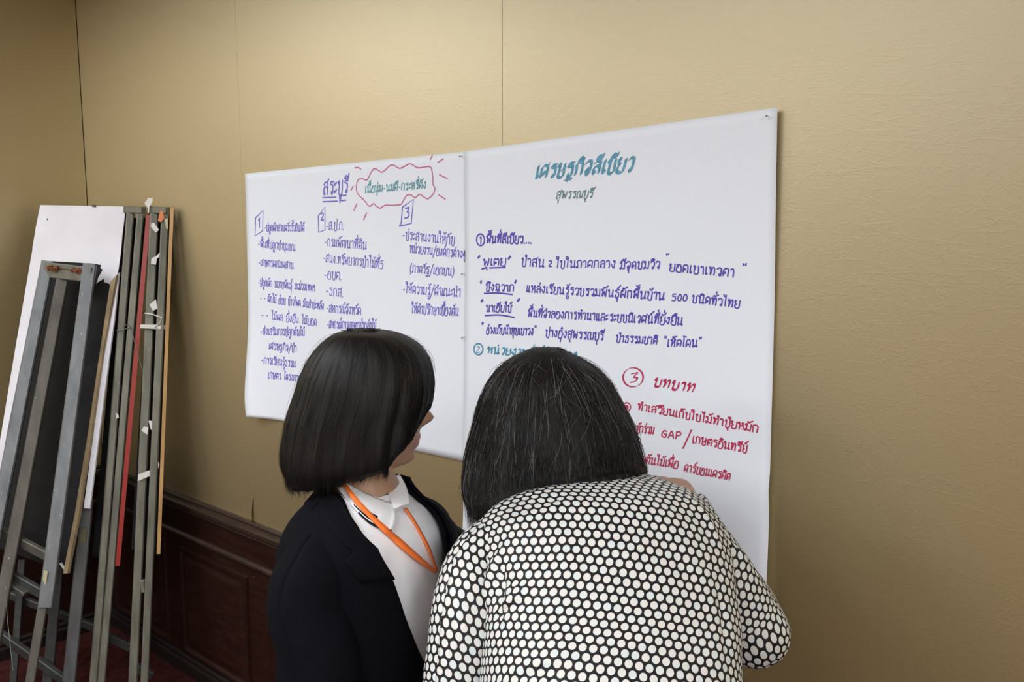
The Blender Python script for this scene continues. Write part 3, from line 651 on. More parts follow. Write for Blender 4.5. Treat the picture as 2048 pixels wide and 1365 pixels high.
def hair_mesh(name, rows, parent, m, n_strand, gray, gap=None, seed=1, d0=0., part_phi=0., over=.012, fly=80, kinky=.0025, hemnoise=.010):
    """rows: (uL, uR, vL, vR, depth, half depth) crown to hem -> thick hair shell with combed strands on it"""
    rg = np.random.default_rng(seed); K = 7; NPH = 96
    base = []
    for uL, uR, vL, vR, d, b in rows:
        l = at(uL, vL, d); r = at(uR, vR, d); base.append([*((l + r) / 2), *((r - l) / 2), b])
    A = crom(base, K); NR = len(A)
    def S(t, phi):
        q = min(max(t, 0), 1) * (NR - 1); i = min(int(q), NR - 2); a = A[i] + (A[i + 1] - A[i]) * (q - i)
        c = Vector(a[0:3]); X = Vector(a[3:6]); ex = 2.15
        cx, sx = math.cos(phi), math.sin(phi)
        return c + X * math.copysign(abs(cx) ** (2 / ex), cx) + Fh * (a[6] * math.copysign(abs(sx) ** (2 / ex), sx))
    def rng_phi(t):
        if gap is None: return None
        return gap(t)
    def wav(t, p): return Vector((noise.noise(Vector((p * 7, t * 2.2, seed))), noise.noise(Vector((p * 7 + 9, t * 2.2, seed))), 0)) * .006 * min(1, t * 2)
    v = []; f = []; uv = []
    cap = S(0, 0) * .5 + S(0, math.pi) * .5 + Zv * .004
    for i in range(NR):
        t = i / (NR - 1); g = rng_phi(t)
        for j in range(NPH + 1):
            if g: ph = g[1] + (2 * math.pi - (g[1] - g[0])) * j / NPH
            else: ph = .12 + 2 * math.pi * j / NPH
            p = S(t, ph) + wav(t, ph)
            if i == NR - 1: p += Zv * (noise.noise(Vector((ph * 9, 2, seed))) * hemnoise)
            v.append(p); uv.append((ph / (2 * math.pi), t))
    W = NPH + 1
    f = [(i * W + j, i * W + j + 1, (i + 1) * W + j + 1, (i + 1) * W + j) for i in range(NR - 1) for j in range(NPH)]
    # underside: hem turned in towards the head
    k0 = len(v)
    for s in (.8, .45):
        i = NR - 1
        for j in range(W):
            c = Vector(A[i][0:3]); p = v[i * W + j]; v.append(c + (p - c) * s + Zv * (.012 * (1 - s) * 2)); uv.append((j / NPH, .95))
    f += [((NR - 1 if r == 0 else NR) * W + j, (NR - 1 if r == 0 else NR) * W + j + 1, (NR + r) * W + j + 1, (NR + r) * W + j) for r in (0, 1) for j in range(NPH)]
    v.append(cap); uv.append((0, 0)); ci = len(v) - 1
    f += [(ci, j + 1, j) for j in range(NPH)]
    shell = obj(name, v, f, m[0], parent, True, uv, 'strand')
    solid(shell, .004, -1)
    # combed strands
    V = []; F = []; FM = []
    def strand(pts, r, mi):
        k = len(V); n = len(pts)
        for i, p in enumerate(pts):
            t = (pts[min(i + 1, n - 1)] - pts[max(i - 1, 0)]); x = t.cross(Vector((.3, .5, .81))).normalized(); y = t.cross(x).normalized(); rr = r * (1 - .75 * (i / (n - 1)) ** 3)
            for a in (0, 2.094, 4.189): V.append(p + x * (math.cos(a) * rr) + y * (math.sin(a) * rr))
        for i in range(n - 1):
            for q in range(3): F.append((k + i * 3 + q, k + i * 3 + (q + 1) % 3, k + i * 3 + 3 + (q + 1) % 3, k + i * 3 + 3 + q)); FM.append(mi)
    for s in range(n_strand):
        ph0 = rg.uniform(0, 2 * math.pi); t0 = max(0, rg.normal(.02, .05)) if rg.random() < .6 else rg.uniform(0, .6); t1 = min(1.0, rg.normal(.98, .05)); t1 = max(t1, t0 + .2)
        seedv = rg.uniform(0, 99); lift = abs(rg.normal(0, .0016)) + .0004; amp = kinky * rg.uniform(.3, 1.6); pts = []; drift = rg.normal(0, .10)
        end_over = max(0, rg.normal(over, over)) if t1 > .96 else 0
        ok = True
        for q in np.linspace(0, 1, 13):
            t = t0 + (t1 - t0) * q; ph = ph0 + drift * q + noise.noise(Vector((q * 1.6, seedv, 0))) * amp * 40
            g = rng_phi(t)
            if g:
                x = (ph - g[0]) % (2 * math.pi)
                if 0 < x < g[1] - g[0]: ph = g[0] - .02 if x < (g[1] - g[0]) / 2 else g[1] + .02
            p = S(t, ph); c = Vector(A[min(int(t * (NR - 1)), NR - 1)][0:3]); o = p - c; o.z *= .25 if t > .25 else 1.; o.normalize()
            p = p + wav(t, ph) + o * (lift + max(0, noise.noise(Vector((q * 2.3, seedv, 5)))) * amp * 1.6)
            if q == 1 and end_over: p = p - Zv * end_over + o * rg.normal(.001, .004)
            pts.append(p)
        if t0 < .06: pts = [cap + Vector((rg.normal(0, .010), rg.normal(0, .010), rg.uniform(-.001, .002)))] + pts
        x = rg.random(); mi = 1 if x < gray else (2 if x < gray + .06 else 0)
        strand([Vector(p) for p in crom([list(p) for p in pts], 2)], rg.uniform(.00022, .00042), mi)
    for s in range(fly):        # loose hairs standing off the outline
        ph0 = rg.uniform(0, 2 * math.pi); t0 = rg.uniform(0, .25); L = rg.uniform(.1, .5); pts = []; amp = rg.uniform(.004, .011); sd = rg.uniform(0, 99)
        for q in np.linspace(0, 1, 10):
            t = t0 + L * q; ph = ph0 + noise.noise(Vector((q * 2, sd, 1))) * .35; g = rng_phi(t)
            if g and 0 < (ph - g[0]) % (2 * math.pi) < g[1] - g[0]: ph = g[1] + .03
            p = S(t, ph); c = Vector(A[min(int(t * (NR - 1)), NR - 1)][0:3]); o = (p - c).normalized()
            pts.append(p + o * (amp * math.sin(q * math.pi) ** .8 * (1 + noise.noise(Vector((q * 3, sd, 7))) * .6) + .0006) + Zv * (amp * .5 * math.sin(q * 2.6) if t < .3 else 0))
        strand([Vector(p) for p in crom([list(p) for p in pts], 3)], rg.uniform(.00016, .00028), 1 if rg.random() < max(.25, gray) else 2)
    obj('hair_strands', V, F, [m[1], m[2], m[3]], parent, True, None, 'UVMap', FM)
    return shell


def rfz(r, f, z): return Vector((CAM.x, CAM.y, 0)) + Rv * r + Fh * f + Zv * z


# ---- first woman: dark blazer, facing right along the sheets -----------------------------------------
FA = Vector((0, 0, 0)) + Rv * .905 + Fh * -.425; FA.normalize(); LA = Zv.cross(FA)           # facing and her left
CA = rfz(-.236, 1.315, 0)
def rowA(z, dx, a, b):
    k = max(0, min(1, (z - 1.04) / .10)) * max(0, min(1, (1.29 - z) / .05))            # the far shoulder hangs lower
    return (CA + Zv * (z - .008 * k) + FA * dx, LA * -a + Zv * (.016 * k), FA * b)                        # x axis = her right
rows = [(.78, -.005, .180, .125), (.92, -.005, .170, .120), (1.04, 0, .167, .120), (1.13, .0, .170, .116), (1.185, .0, .164, .104), (1.218, -.002, .138, .086), (1.242, -.006, .094, .066), (1.264, -.008, .061, .054), (1.30, -.002, .048, .048)]
TA = Torso([rowA(*r) for r in rows], 6)
HA = Frame(at(728, 806, 1.345), Rv * .966 + Fh * .259 - Zv * .01)
sR = CA + LA * -.150 + Zv * 1.175; sL = CA + LA * .140 + Zv * 1.135
elR = CA + LA * -.190 + FA * .055 + Zv * .92; wrR = CA + LA * -.175 + FA * .20 + Zv * .74
elL = at(905, 1112, 1.60); wrL = at(985, 1106, 1.76)
sh = []
sh.append(loft(TA.rings(-.022, 40), True)); sh += head_shape(HA)
nk0 = CA + FA * -.006 + Zv * 1.24
sh.append(tubeP([nk0, nk0 * .5 + HA.P(0, -.02, -.06) * .5, HA.P(0, -.015, -.03)], [.058, .050, .052]))
sh.append(tubeP([sR + LA * .02, (sR + elR) / 2, elR, (elR + wrR) / 2, wrR], [.046, .042, .036, .034, .024]))
sh.append(tubeP([sL - LA * .02, (sL + elL) / 2, elL, (elL + wrL) / 2, wrL], [.044, .04, .036, .034, .024]))
sh += hand_shape(wrR, (FA * .25 - Zv).normalized(), -LA + FA * .2, (.25, .3, .34, .4), 1)
toW = (Vector((.25, .8, -.05))).normalized()
sh += hand_shape(wrL, toW, Zv - LA * .2, (.35, .4, .5, .55), -1)
for sgn in (-1, 1):
    hip = CA + LA * (.085 * sgn) + Zv * .80; sh += leg_shape(hip, CA + LA * (.09 * sgn) + FA * .02 + Zv * .46, CA + LA * (.095 * sgn) - FA * .02 + Zv * .085, CA + LA * (.10 * sgn) + FA * .17 + Zv * .045)
pA = remesh('person', sh, .0038, [M['skin'], M['lip'], M['brow']]); wrap(pA, CA)
fm = []
for p in pA.data.polygons:
    x, y, z = HA.loc(p.center + CA); k = 0
    if y > .05:
        if abs(x) < .026 * (1 - ((z + .0675) / .016) ** 2 if abs(z + .0675) < .016 else 0): k = 1
        if .022 < z - .02 * (abs(x) - .03) < .0285 and .012 < abs(x) < .05: k = 2
    fm.append(k)
pA.data.polygons.foreach_set('material_index', fm)
tag(pA, 'person with black bob in dark blazer and white collar, in profile at the wide sheet', 'person', 'people at the chart papers')
for s in (-1, 1):
    c = HA.P(s * .031, .074, .006)
    e = MB(); e.add(*loft(tube_rings([c + HA.f * q for q in (-.0115, -.009, 0, .008, .0115)], [.002, .0075, .0118, .008, .002], 16), True)); eo = e.build('eye', M['eye'], pA, True)
    i = MB(); i.add(*loft(tube_rings([c + HA.f * q for q in (.0096, .0122)], [.0056, .004], 14), True)); i.build('iris', M['iris'], eo, True)

# hair: chin-length bob, open over the face
rowsH = [(704, 742, 665, 666, 1.345, .035), (668, 798, 674, 674, 1.345, .062), (638, 842, 700, 702, 1.345, .083), (611, 861, 745, 748, 1.345, .096), (596, 861, 790, 790, 1.345, .100), (583, 851, 830, 830, 1.345, .101), (576, 846, 865, 862, 1.345, .101), (571, 842, 900, 888, 1.345, .100), (574, 834, 932, 904, 1.345, .096), (588, 814, 964, 910, 1.345, .086)]
def gapA(t):
    k = t * 9
    if k < 4.3: return None
    far = math.radians(7 + 66 * min(1, max(0, (k - 4.5) / 1.1)))
    near = -math.radians(np.interp(k, [4.3, 4.7, 5, 6, 7, 8, 9], [-6.9, 8, 19, 34, 47, 50, 46]))
    return (near, far)
hair_mesh('hair', rowsH, pA, (M['hair'], M['strand'], M['brown'], M['brown']), 5200, .03, gapA, 3, over=.006, fly=90, kinky=.0010, hemnoise=.006)

# clothes --------------------------------------------------------------------------------------------
lo = 0
def topen(i):                                       # half opening of the blazer front at ring i
    z = TA.C[i][2]
    return math.radians(np.interp(z, [.90, .96, 1.02, 1.08, 1.14, 1.19, 1.215, 1.24, 1.255, 1.275], [0, 3, 14, 23, 30, 39, 53, 76, 98, 120]))
shirt = ruffle(TA.rings(-.010, 72, [math.radians(-178 + 356 * j / 71) for j in range(72)], 0, TA.n - 9), .0045, 17, 2)
v, f = loft(shirt, False, True); obj('shirt', v, f, M['shirt'], pA, True)
NBL = 80; FAR = .48                                  # the far front lies further across the chest than the near one
def blz(off, hi):
    out = []
    for i in range(lo, hi):
        o_ = topen(i); out.append([TA.pt(i, o_ + (2 * math.pi - (1 + FAR) * o_) * j / (NBL - 1), off) for j in range(NBL)])
    return out
hiB = TA.n - 5
br = ruffle(blz(.004, hiB), .004, 9, 5)
v, f = loft(br, False, False); bl = obj('blazer', v, f, M['blazer'], pA, True); solid(bl, .005, 0)
bl_mb = BVHTree.FromPolygons([tuple(p) for p in v], f)
for s, nm in ((0, 'lapel'), (1, 'lapel')):
    rr = []
    for i in range(int(TA.n * .42), hiB):
        z = TA.C[i][2]; o_ = topen(i)
        wd = math.radians(np.interp(z, [1.0, 1.05, 1.12, 1.180, 1.186, 1.194, 1.215, 1.24, 1.27], [1, 10, 19, 25, 15, 20, 26, 34, 45]))
        row = []
        for q in range(9):
            ph = (o_ if s == 0 else o_ * FAR) - .015 + wd * q / 8; ph = ph if s == 0 else -ph
            row.append(TA.pt(i, ph, .0125 - .0035 * (q / 8) ** 2 + (.004 if q == 0 else 0)))
        rr.append(row)
    v, f = loft(rr, False, False); l = obj(nm, v, f, M['blazer'], bl, True); solid(l, .0045, 0)
# blazer collar round the back of the neck
rr = []
for i, (z, k, off) in enumerate(((1.228, 0, .008), (1.242, 0, .010), (1.256, 0, .014), (1.268, 0, .015), (1.266, 0, .009))):
    idx = int(np.argmin(abs(TA.C[:, 2] - z))); rr.append([TA.pt(idx, math.radians(104 + 152 * j / 40), off) + Zv * (z - TA.C[idx][2]) for j in range(41)])
v, f = loft(rr, False, False); o = obj('collar', v, f, M['blazer'], bl, True); solid(o, .004, 0)
def sleeve(name, pts, r, m, parent, seed, uv=False, n=40, k=9, amp=.005, folds=()):
    P = crom([list(p) for p in pts], k); R_ = crom([[x] for x in r], k)[:, 0]
    rr = tube_rings([Vector(p) for p in P], list(R_), n); rr = [x + [x[0].copy()] for x in rr]; rr = ruffle(rr, amp, 13, seed, folds)
    for row in rr: row[-1] = row[0].copy()
    u = cloth_uv(rr, .30) if uv else None; v, f = loft(rr, False, False)
    o = obj(name, v, f, m, parent, True, u, 'cloth'); solid(o, .002, 0); return o
sleeve('sleeve', [sR + LA * .055 + Zv * .012, sR + LA * .012 - Zv * .012, sR - LA * .012 - Zv * .06, (sR + elR) / 2 - LA * .008, elR, (elR + wrR) / 2, wrR], [.046, .060, .061, .058, .056, .050, .043], M['blazer'], bl, 3)
sleeve('sleeve', [sL - LA * .055 + Zv * .0, sL - Zv * .010, sL * .6 + elL * .4, elL, (elL + wrL) / 2, wrL], [.042, .054, .053, .052, .048, .040], M['blazer'], bl, 9)
def trousers(hips, knees, ankles, waist, par):
    mbs = [tubeP([h + Zv * .06, (h + k_) / 2, k_, (k_ + a) / 2, a], [.070, .088, .075, .070, .062], 24) for h, k_, a in zip(hips, knees, ankles)]
    mbs.append(loft(waist, True))
    o = remesh('trousers', mbs, .008, [M['trousers']], 4); o.data.transform(Matrix.Translation(-par.location)); o.parent = par
def shoes(ank, toes, par):
    for a, t in zip(ank, toes):
        d = Vector((t.x - a.x, t.y - a.y, 0)).normalized(); v, f = tubeP([a - d * .05 + Zv * -.045, a + Zv * -.03, a * .45 + t * .55 + Zv * -.0, t + d * .02 + Zv * -.008], [.03, .047, .044, .026], 20)
        v = [Vector((p.x, p.y, max(p.z, .003))) for p in v]; obj('shoe', v, f, M['shoe'], par, True)
hips = [CA + LA * (.085 * s) + Zv * .80 for s in (-1, 1)]; kn = [CA + LA * (.09 * s) + FA * .02 + Zv * .46 for s in (-1, 1)]; an = [CA + LA * (.095 * s) - FA * .02 + Zv * .09 for s in (-1, 1)]; toe = [CA + LA * (.10 * s) + FA * .17 + Zv * .045 for s in (-1, 1)]
trousers(hips, kn, an, TA.rings(-.024, 40, None, 0, 7), pA); shoes(an, toe, pA)

# polo collar: two wings folded over the shirt
def shirt_pt(z, phi, off):
    i = int(np.argmin(abs(TA.C[:, 2] - z))); return TA.pt(i, phi, off) + Zv * (z - TA.C[i][2])
nkc = HA.P(0, -.02, -.10)
# lanyard lying on collar and shirt
def ribbon3(name, pts, wds, nrm, m, parent):
    P = np.array([list(p) for p in pts]); W_ = wds; rows_ = []
    for i, p in enumerate(P):
        t = Vector(P[min(i + 1, len(P) - 1)] - P[max(i - 1, 0)]).normalized(); n_ = nrm(Vector(p)); x = t.cross(n_).normalized(); rows_.append([Vector(p) - x * W_[i] / 2, Vector(p) + x * W_[i] / 2])
    v, f = loft(rows_, False, False); o = obj(name, v, f, m, parent, True); solid(o, .0012, 0); return o
outw = lambda p: Vector((p.x - CA.x, p.y - CA.y, .12)).normalized()
def drape(objs):
    """a function that finds the cloth surface seen at a photo pixel"""
    V = []; F = []
    dg = bpy.context.evaluated_depsgraph_get(); dg.update()
    for o in objs:
        k = len(V); mw = o.matrix_world; V += [mw @ x.co for x in o.data.vertices]; F += [tuple(i + k for i in p.vertices) for p in o.data.polygons]
    t = BVHTree.FromPolygons([tuple(x) for x in V], F)
    def hit(u, v_, d0):
        h = t.ray_cast(CAM, ray(u, v_).normalized()); return h[0] if h[0] is not None else at(u, v_, d0)
    return hit


bpy.context.view_layer.update()
hitN = drape([pA] + [o for o in pA.children if o.name.startswith('shirt')])
def depth_row(px, n, out):
    q = crom(px, 8); q = q[np.linspace(0, len(q) - 1, n).astype(int)]; d = [(hitN(u, v_, 1.32) - CAM).dot(Fv) for u, v_ in q]
    d = [float(np.median(d[max(0, k - 2):k + 3])) for k in range(n)]; d = np.convolve(np.pad(d, 2, 'edge'), np.ones(5) / 5, 'valid')
    return [(u, v_, x - out) for (u, v_), x in zip(q, d)]
def wing(rows_, n, m_):
    """folded collar wing: rows from the neck edge to the free edge, each lying just off neck and shirt"""
    R_ = [depth_row(px, n, out) for px, out in rows_]; A = crom([np.array(r).ravel() for r in R_], m_).reshape(-1, n, 3)
    g = [[at(u, v_, d) for u, v_, d in row] for row in A]; v, f = loft(g, False, False)
    uvs = [(c / (n - 1), r / (len(g) - 1)) for r in range(len(g)) for c in range(n)]
    o = obj('shirt_collar', v, f, M['collar'], pA, True, uvs, 'collar'); solid(o, .0025, 1)
wing([([(652, 934), (671, 951), (700, 970), (735, 988), (765, 1000), (789, 1008)], .004), ([(648, 938), (668, 960), (699, 987), (735, 1012), (768, 1028), (792, 1034)], .011), ([(646, 942), (666, 968), (699, 1006), (734, 1042), (764, 1058), (783, 1063)], .009)], 26, 6)
fw = crom([np.array(r, float).ravel() for r in ([(764, 964, 1.350), (782, 956, 1.362), (799, 950, 1.375)], [(774, 984, 1.338), (794, 979, 1.345), (812, 975, 1.360)], [(784, 1008, 1.312), (801, 1007, 1.318), (819, 1004, 1.334)], [(790, 1019, 1.308), (803, 1013, 1.316), (818, 1008, 1.332)])], 5)
g = [[at(*q) for q in crom(r.reshape(3, 3), 6)] for r in fw]; v, f = loft(g, False, False)
o = obj('shirt_collar', v, f, M['shirt'], pA, True); solid(o, .0025, 0)
bpy.context.view_layer.update()
hitA = drape([o for o in pA.children if o.name.startswith('shirt') or o.name.startswith('placket')])
def lan(px, d0, off):
    q = crom(px, 6); ds = []
    for u, v_ in q: ds.append((hitA(u, v_, d0) - CAM).dot(Fv))
    ds = [min(ds[max(0, i - 3):i + 4]) for i in range(len(ds))]; ds = [sum(ds[max(0, i - 1):i + 2]) / len(ds[max(0, i - 1):i + 2]) for i in range(len(ds))]
    return [at(u, v_, d) + outw(at(u, v_, d)) * off for (u, v_), d in zip(q, ds)]
lnk = empty('lanyard', at(868, 1146, 1.22))
ribbon3('strap', lan([(676, 955), (694, 978), (716, 1008), (741, 1035), (766, 1059), (800, 1090), (835, 1120), (868, 1147)], 1.30, .004), np.interp(np.linspace(0, 1, 43), np.linspace(0, 1, 8), [.006, .006, .008, .008, .010, .013, .012, .009]), outw, M['orange'], lnk)
ribbon3('strap', lan([(808, 1020), (824, 1044), (840, 1072), (856, 1104), (871, 1146)], 1.36, .004), np.interp(np.linspace(0, 1, 25), np.linspace(0, 1, 5), [.006, .007, .008, .009, .010]), outw, M['orange'], lnk)
tag(lnk, 'bright orange lanyard hanging over the white collar of the person in the dark blazer', 'lanyard')

# ---- second woman: dotted blouse, back to the camera, leaning to write on the tall sheet ---------------
def rowB(uL, vL, uR, vR, d, b, dd=0.):
    l = at(uL, vL, d); r = at(uR, vR, d + dd); return ((l + r) / 2, (r - l) / 2, b)
raw = [rowB(985, 1790, 1500, 1790, 1.00, .13), rowB(968, 1560, 1490, 1560, 1.04, .125), rowB(964, 1400, 1472, 1390, 1.10, .122, .02), rowB(970, 1285, 1466, 1268, 1.14, .118, .03), rowB(972, 1190, 1456, 1158, 1.18, .115, .05), rowB(962, 1120, 1432, 1080, 1.215, .108, .07), rowB(952, 1075, 1394, 1030, 1.25, .092, .08), rowB(985, 1038, 1336, 993, 1.28, .072, .07), rowB(1035, 1012, 1285, 972, 1.305, .058, .05), rowB(1070, 990, 1240, 955, 1.325, .050, .03), rowB(1085, 955, 1220, 925, 1.34, .048, .02)]
rowsB = []
for i, (c, x, b) in enumerate(raw):
    t = (raw[min(i + 1, len(raw) - 1)][0] - raw[max(i - 1, 0)][0]).normalized(); y = t.cross(x).normalized()
    if y.dot(Fh) < 0: y = -y
    rowsB.append((c, x, y * b))
TB = Torso(rowsB, 14)
cB = raw[2][0]; baseB = Vector((raw[0][0].x, raw[0][0].y, 0)); FB = Vector((raw[0][0].x, 0, 0)); FB = (Fh * .98 + Rv * .17).normalized(); RB = FB.cross(Zv)
HB = Frame(at(1098, 842, 1.385), Fh * .86 + Rv * .10 - Zv * .50, Zv * .86 + Fh * .5 + Rv * .10)
sLb = at(962, 1100, 1.235); sRb = at(1402, 1070, 1.285)
elLb = at(905, 1500, 1.13); wrLb = at(985, 1500, 1.36)
elRb = at(1504, 1260, 1.30); wrRb = at(1380, 1016, 1.53)
sh = [loft(TB.rings(-.024, 40), True)] + head_shape(HB)
nb = raw[8][0]
sh.append(tubeP([nb, nb * .5 + HB.P(0, -.03, -.05) * .5, HB.P(0, -.02, -.03)], [.055, .050, .052]))
sh.append(tubeP([sLb + RB * .02, (sLb + elLb) / 2, elLb, (elLb + wrLb) / 2, wrLb], [.044, .040, .036, .033, .024]))
sh.append(tubeP([sRb - RB * .02, (sRb + elRb) / 2, elRb, (elRb + wrRb) / 2, wrRb], [.044, .040, .036, .033, .024]))
toP = (wallpt(1322, 955) - wrRb).normalized()
sh += hand_shape(wrRb, (toP * .8 + Zv * .35 - Rv * .15).normalized(), (Rv * .25 + Zv * .9 - Fh * .25).normalized(), (.55, .62, .75, .85), -1, .06, .92)
sh += hand_shape(wrLb, (Fh * .9 + Zv * .25).normalized(), Zv, (.25, .3, .35, .4), 1)
hipB = [Vector((baseB.x, baseB.y, 0)) + RB * (.085 * s) + Zv * .80 for s in (-1, 1)]; knB = [baseB + RB * (.09 * s) + FB * .03 + Zv * .45 for s in (-1, 1)]
anB = [baseB + RB * (.10 * s) - FB * .02 + Zv * .09 for s in (-1, 1)]; toB = [baseB + RB * (.11 * s) + FB * .17 + Zv * .045 for s in (-1, 1)]
for a in zip(hipB, knB, anB, toB): sh += leg_shape(*a)
pB = remesh('person', sh, .0038, [M['skin'], M['lip'], M['brow']]); wrap(pB, baseB)
tag(pB, 'person in white-dotted black blouse, seen from behind, bent to write on the tall sheet', 'person', 'people at the chart papers')
fm = []
for p in pB.data.polygons:
    x, y, z = HB.loc(p.center + baseB); k = 0
    if y > .05 and abs(x) < .026 and abs(z + .0675) < .014: k = 1
    if y > .05 and .022 < z - .02 * (abs(x) - .03) < .0285 and .012 < abs(x) < .05: k = 2
    fm.append(k)
pB.data.polygons.foreach_set('material_index', fm)
for s in (-1, 1):
    c = HB.P(s * .031, .074, .006)
    e = MB(); e.add(*loft(tube_rings([c + HB.f * q for q in (-.0115, -.009, 0, .008, .0115)], [.002, .0075, .0118, .008, .002], 16), True)); eo = e.build('eye', M['eye'], pB, True)
    i = MB(); i.add(*loft(tube_rings([c + HB.f * q for q in (.0096, .0122)], [.0056, .004], 14), True)); i.build('iris', M['iris'], eo, True)

NB = 161
phB = [2 * math.pi * j / (NB - 1) for j in range(NB)]       # starts and ends at the front; middle column = spine
_v, _f = loft(TB.rings(.003, None, phB, 0, TB.n - 18), False, False); _t = BVHTree.FromPolygons([tuple(p) for p in _v], _f)
def onB(u, v_): h = _t.ray_cast(CAM, ray(u, v_).normalized())[0]; return h if h is not None else at(u, v_, 1.15)
def fold(u0, v0, u1, v1, wd, dep):
    a, b = onB(u0, v0), onB(u1, v1); return ((a + b) / 2, (b - a).normalized(), wd, (b - a).length * .55, dep)
foldsB = [fold(1110, 1000, 990, 1100, .007, -.006), fold(1120, 1012, 1000, 1118, .006, .005), fold(1000, 1110, 975, 1200, .009, .008), fold(1005, 1130, 1000, 1230, .006, -.008), fold(1000, 1215, 1050, 1190, .006, .006), fold(990, 1235, 1060, 1205, .005, -.006), fold(1010, 1170, 1060, 1160, .006, -.005),
          fold(1395, 1128, 1450, 1140, .005, -.006), fold(1390, 1010, 1440, 1100, .008, .006), fold(1030, 1345, 1100, 1325, .006, .007), fold(1035, 1360, 1110, 1340, .005, -.006), fold(1440, 1180, 1452, 1300, .007, -.006), fold(1060, 1250, 1140, 1330, .02, .004), fold(1330, 1080, 1400, 1200, .02, -.004)]
rb = ruffle(TB.rings(.003, None, phB, 0, TB.n - 18), .0055, 8, 3, foldsB)
v, f = loft(rb, False, False); blouse = obj('blouse', v, f, M['dots'], pB, True, cloth_uv(rb), 'cloth'); solid(blouse, .0025, 0)
sleeve('sleeve', [at(1050, 1085, 1.25), at(995, 1092, 1.24), at(952, 1150, 1.205), at(932, 1240, 1.17), at(921, 1385, 1.145), elLb, (elLb + wrLb) / 2, wrLb], [.020, .046, .052, .051, .050, .050, .042, .034], M['dots'], blouse, 4, True, 56, 9, .005,
       [(at(962, 1210, 1.12), (at(985, 1150, 1.12) - at(950, 1290, 1.1)).normalized(), .008, .05, -.006)])
sleeve('sleeve', [at(1340, 1070, 1.29), at(1392, 1092, 1.29), at(1440, 1160, 1.29), at(1480, 1225, 1.295), elRb + Vector((0, 0, .0)), elRb + Fh * .035 + Zv * .012, (elRb * .55 + wrRb * .45), wrRb], [.022, .050, .057, .056, .057, .054, .046, .034], M['dots'], blouse, 8, True, 56, 9, .005,
       [(at(1475, 1110, 1.25), (Rv * .7 - Zv).normalized(), .010, .03, .010), (at(1530, 1200, 1.24), (Rv * .8 - Zv).normalized(), .006, .06, -.006), (at(1480, 1290, 1.24), (Rv * .6 - Zv * .9).normalized(), .006, .03, -.006)])
trousers(hipB, knB, anB, [[baseB + RB * (math.cos(t) * w_) + FB * (math.sin(t) * .118) + Zv * z for t in np.linspace(0, 2 * math.pi, 40, endpoint=False)] for z, w_ in ((.76, .150), (.82, .150), (.86, .145), (.90, .13))], pB); shoes(anB, toB, pB)

rowsHB = [(1062, 1128, 703, 705, 1.38, .035), (1018, 1168, 726, 727, 1.375, .066), (986, 1205, 764, 758, 1.37, .088), (966, 1232, 806, 800, 1.37, .100), (951, 1256, 855, 846, 1.365, .107), (938, 1272, 908, 890, 1.36, .110), (931, 1282, 955, 925, 1.35, .112), (934, 1282, 992, 950, 1.345, .112), (948, 1262, 1022, 970, 1.345, .104)]
hair_mesh('hair', rowsHB, pB, (M['hairg'], M['strand'], M['grey'], M['brown']), 7500, .11, None, 11, over=.012, fly=300, kinky=.0052, hemnoise=.016)
# wispy ends lying over the back of the collar
BND = np.array([(962, 1006), (1010, 988), (1060, 976), (1120, 966), (1180, 957), (1240, 947), (1276, 943)], float); W_ = MB()
for s in range(170):
    k = random.random() * 6; i = min(int(k), 5); u0, v0 = BND[i] + (BND[i + 1] - BND[i]) * (k - i); u0 += random.uniform(-6, 6)
    dn = random.uniform(2, 10) + (16 if random.random() < .10 else 0) * random.random(); e = onB(u0, v0 + 14); d0 = (e - CAM).dot(Fv); lean = random.uniform(-10, 10)
    hi = random.uniform(14, 60); pts = [at(u0 - lean * .6, v0 - hi, d0 + .012 + hi * .0002), at(u0 + lean * .3, v0 - 5, d0 + .001)]
    for q in (.5, 1.):
        h = onB(u0 + lean * (.3 + .7 * q), v0 + dn * q); pts.append(h - (h - CAM).normalized() * .003 if (h - e).length < .06 else at(u0 + lean, v0 + dn * q, d0 - .002))
    W_.tube([Vector(p) for p in crom([list(p) for p in pts], 3)], [random.uniform(.0003, .0006)] * 9 + [.0001], 3)
W_.build('hair_wisps', M['strand'], pB, True)
# the flick of hair that turns out at the right of the collar
V_ = MB()
for s in range(110):
    a = at(1250 + random.uniform(-14, 14), 925 + random.uniform(-10, 10), 1.30 + random.uniform(-.02, .02)); b_ = at(1268 + random.uniform(-5, 8), 945 + random.uniform(-5, 5), 1.30); c = at(1292 + random.uniform(-10, 4), 942 + random.uniform(-10, 6), 1.30)
    V_.tube([Vector(p) for p in crom([list(a), list(b_), list(c)], 4)], [.0011] * 8 + [.0002], 4)
V_.build('hair_flick', M['strand'], pB, True)

# the marker in her hand
tip = wallpt(1318, 968); tip.y = -poff(tip.x, tip.z) - .0012
gr = wrRb + (toP * .8 + Zv * .35 - Rv * .15).normalized() * .085 + Zv * -.040
pd = (gr - tip).normalized(); pen = empty('marker_pen', tip)
def seg(name, a, b, r0, r1, m): o = MB(); o.add(*loft(tube_rings([tip + pd * a, tip + pd * (a + .001), tip + pd * (b - .001), tip + pd * b], [r0 * .85, r0, r1, r1 * .85], 16), True)); o.build(name, m, pen, True)
seg('nib', 0, .008, .0012, .0022, M['penred']); seg('grip', .008, .026, .004, .0062, M['penred']); seg('barrel', .026, .115, .0078, .0078, M['penwhite']); seg('end_cap', .115, .128, .0078, .0070, M['penred'])
tag(pen, 'red marker held against the tall sheet by the bent writing person', 'marker')

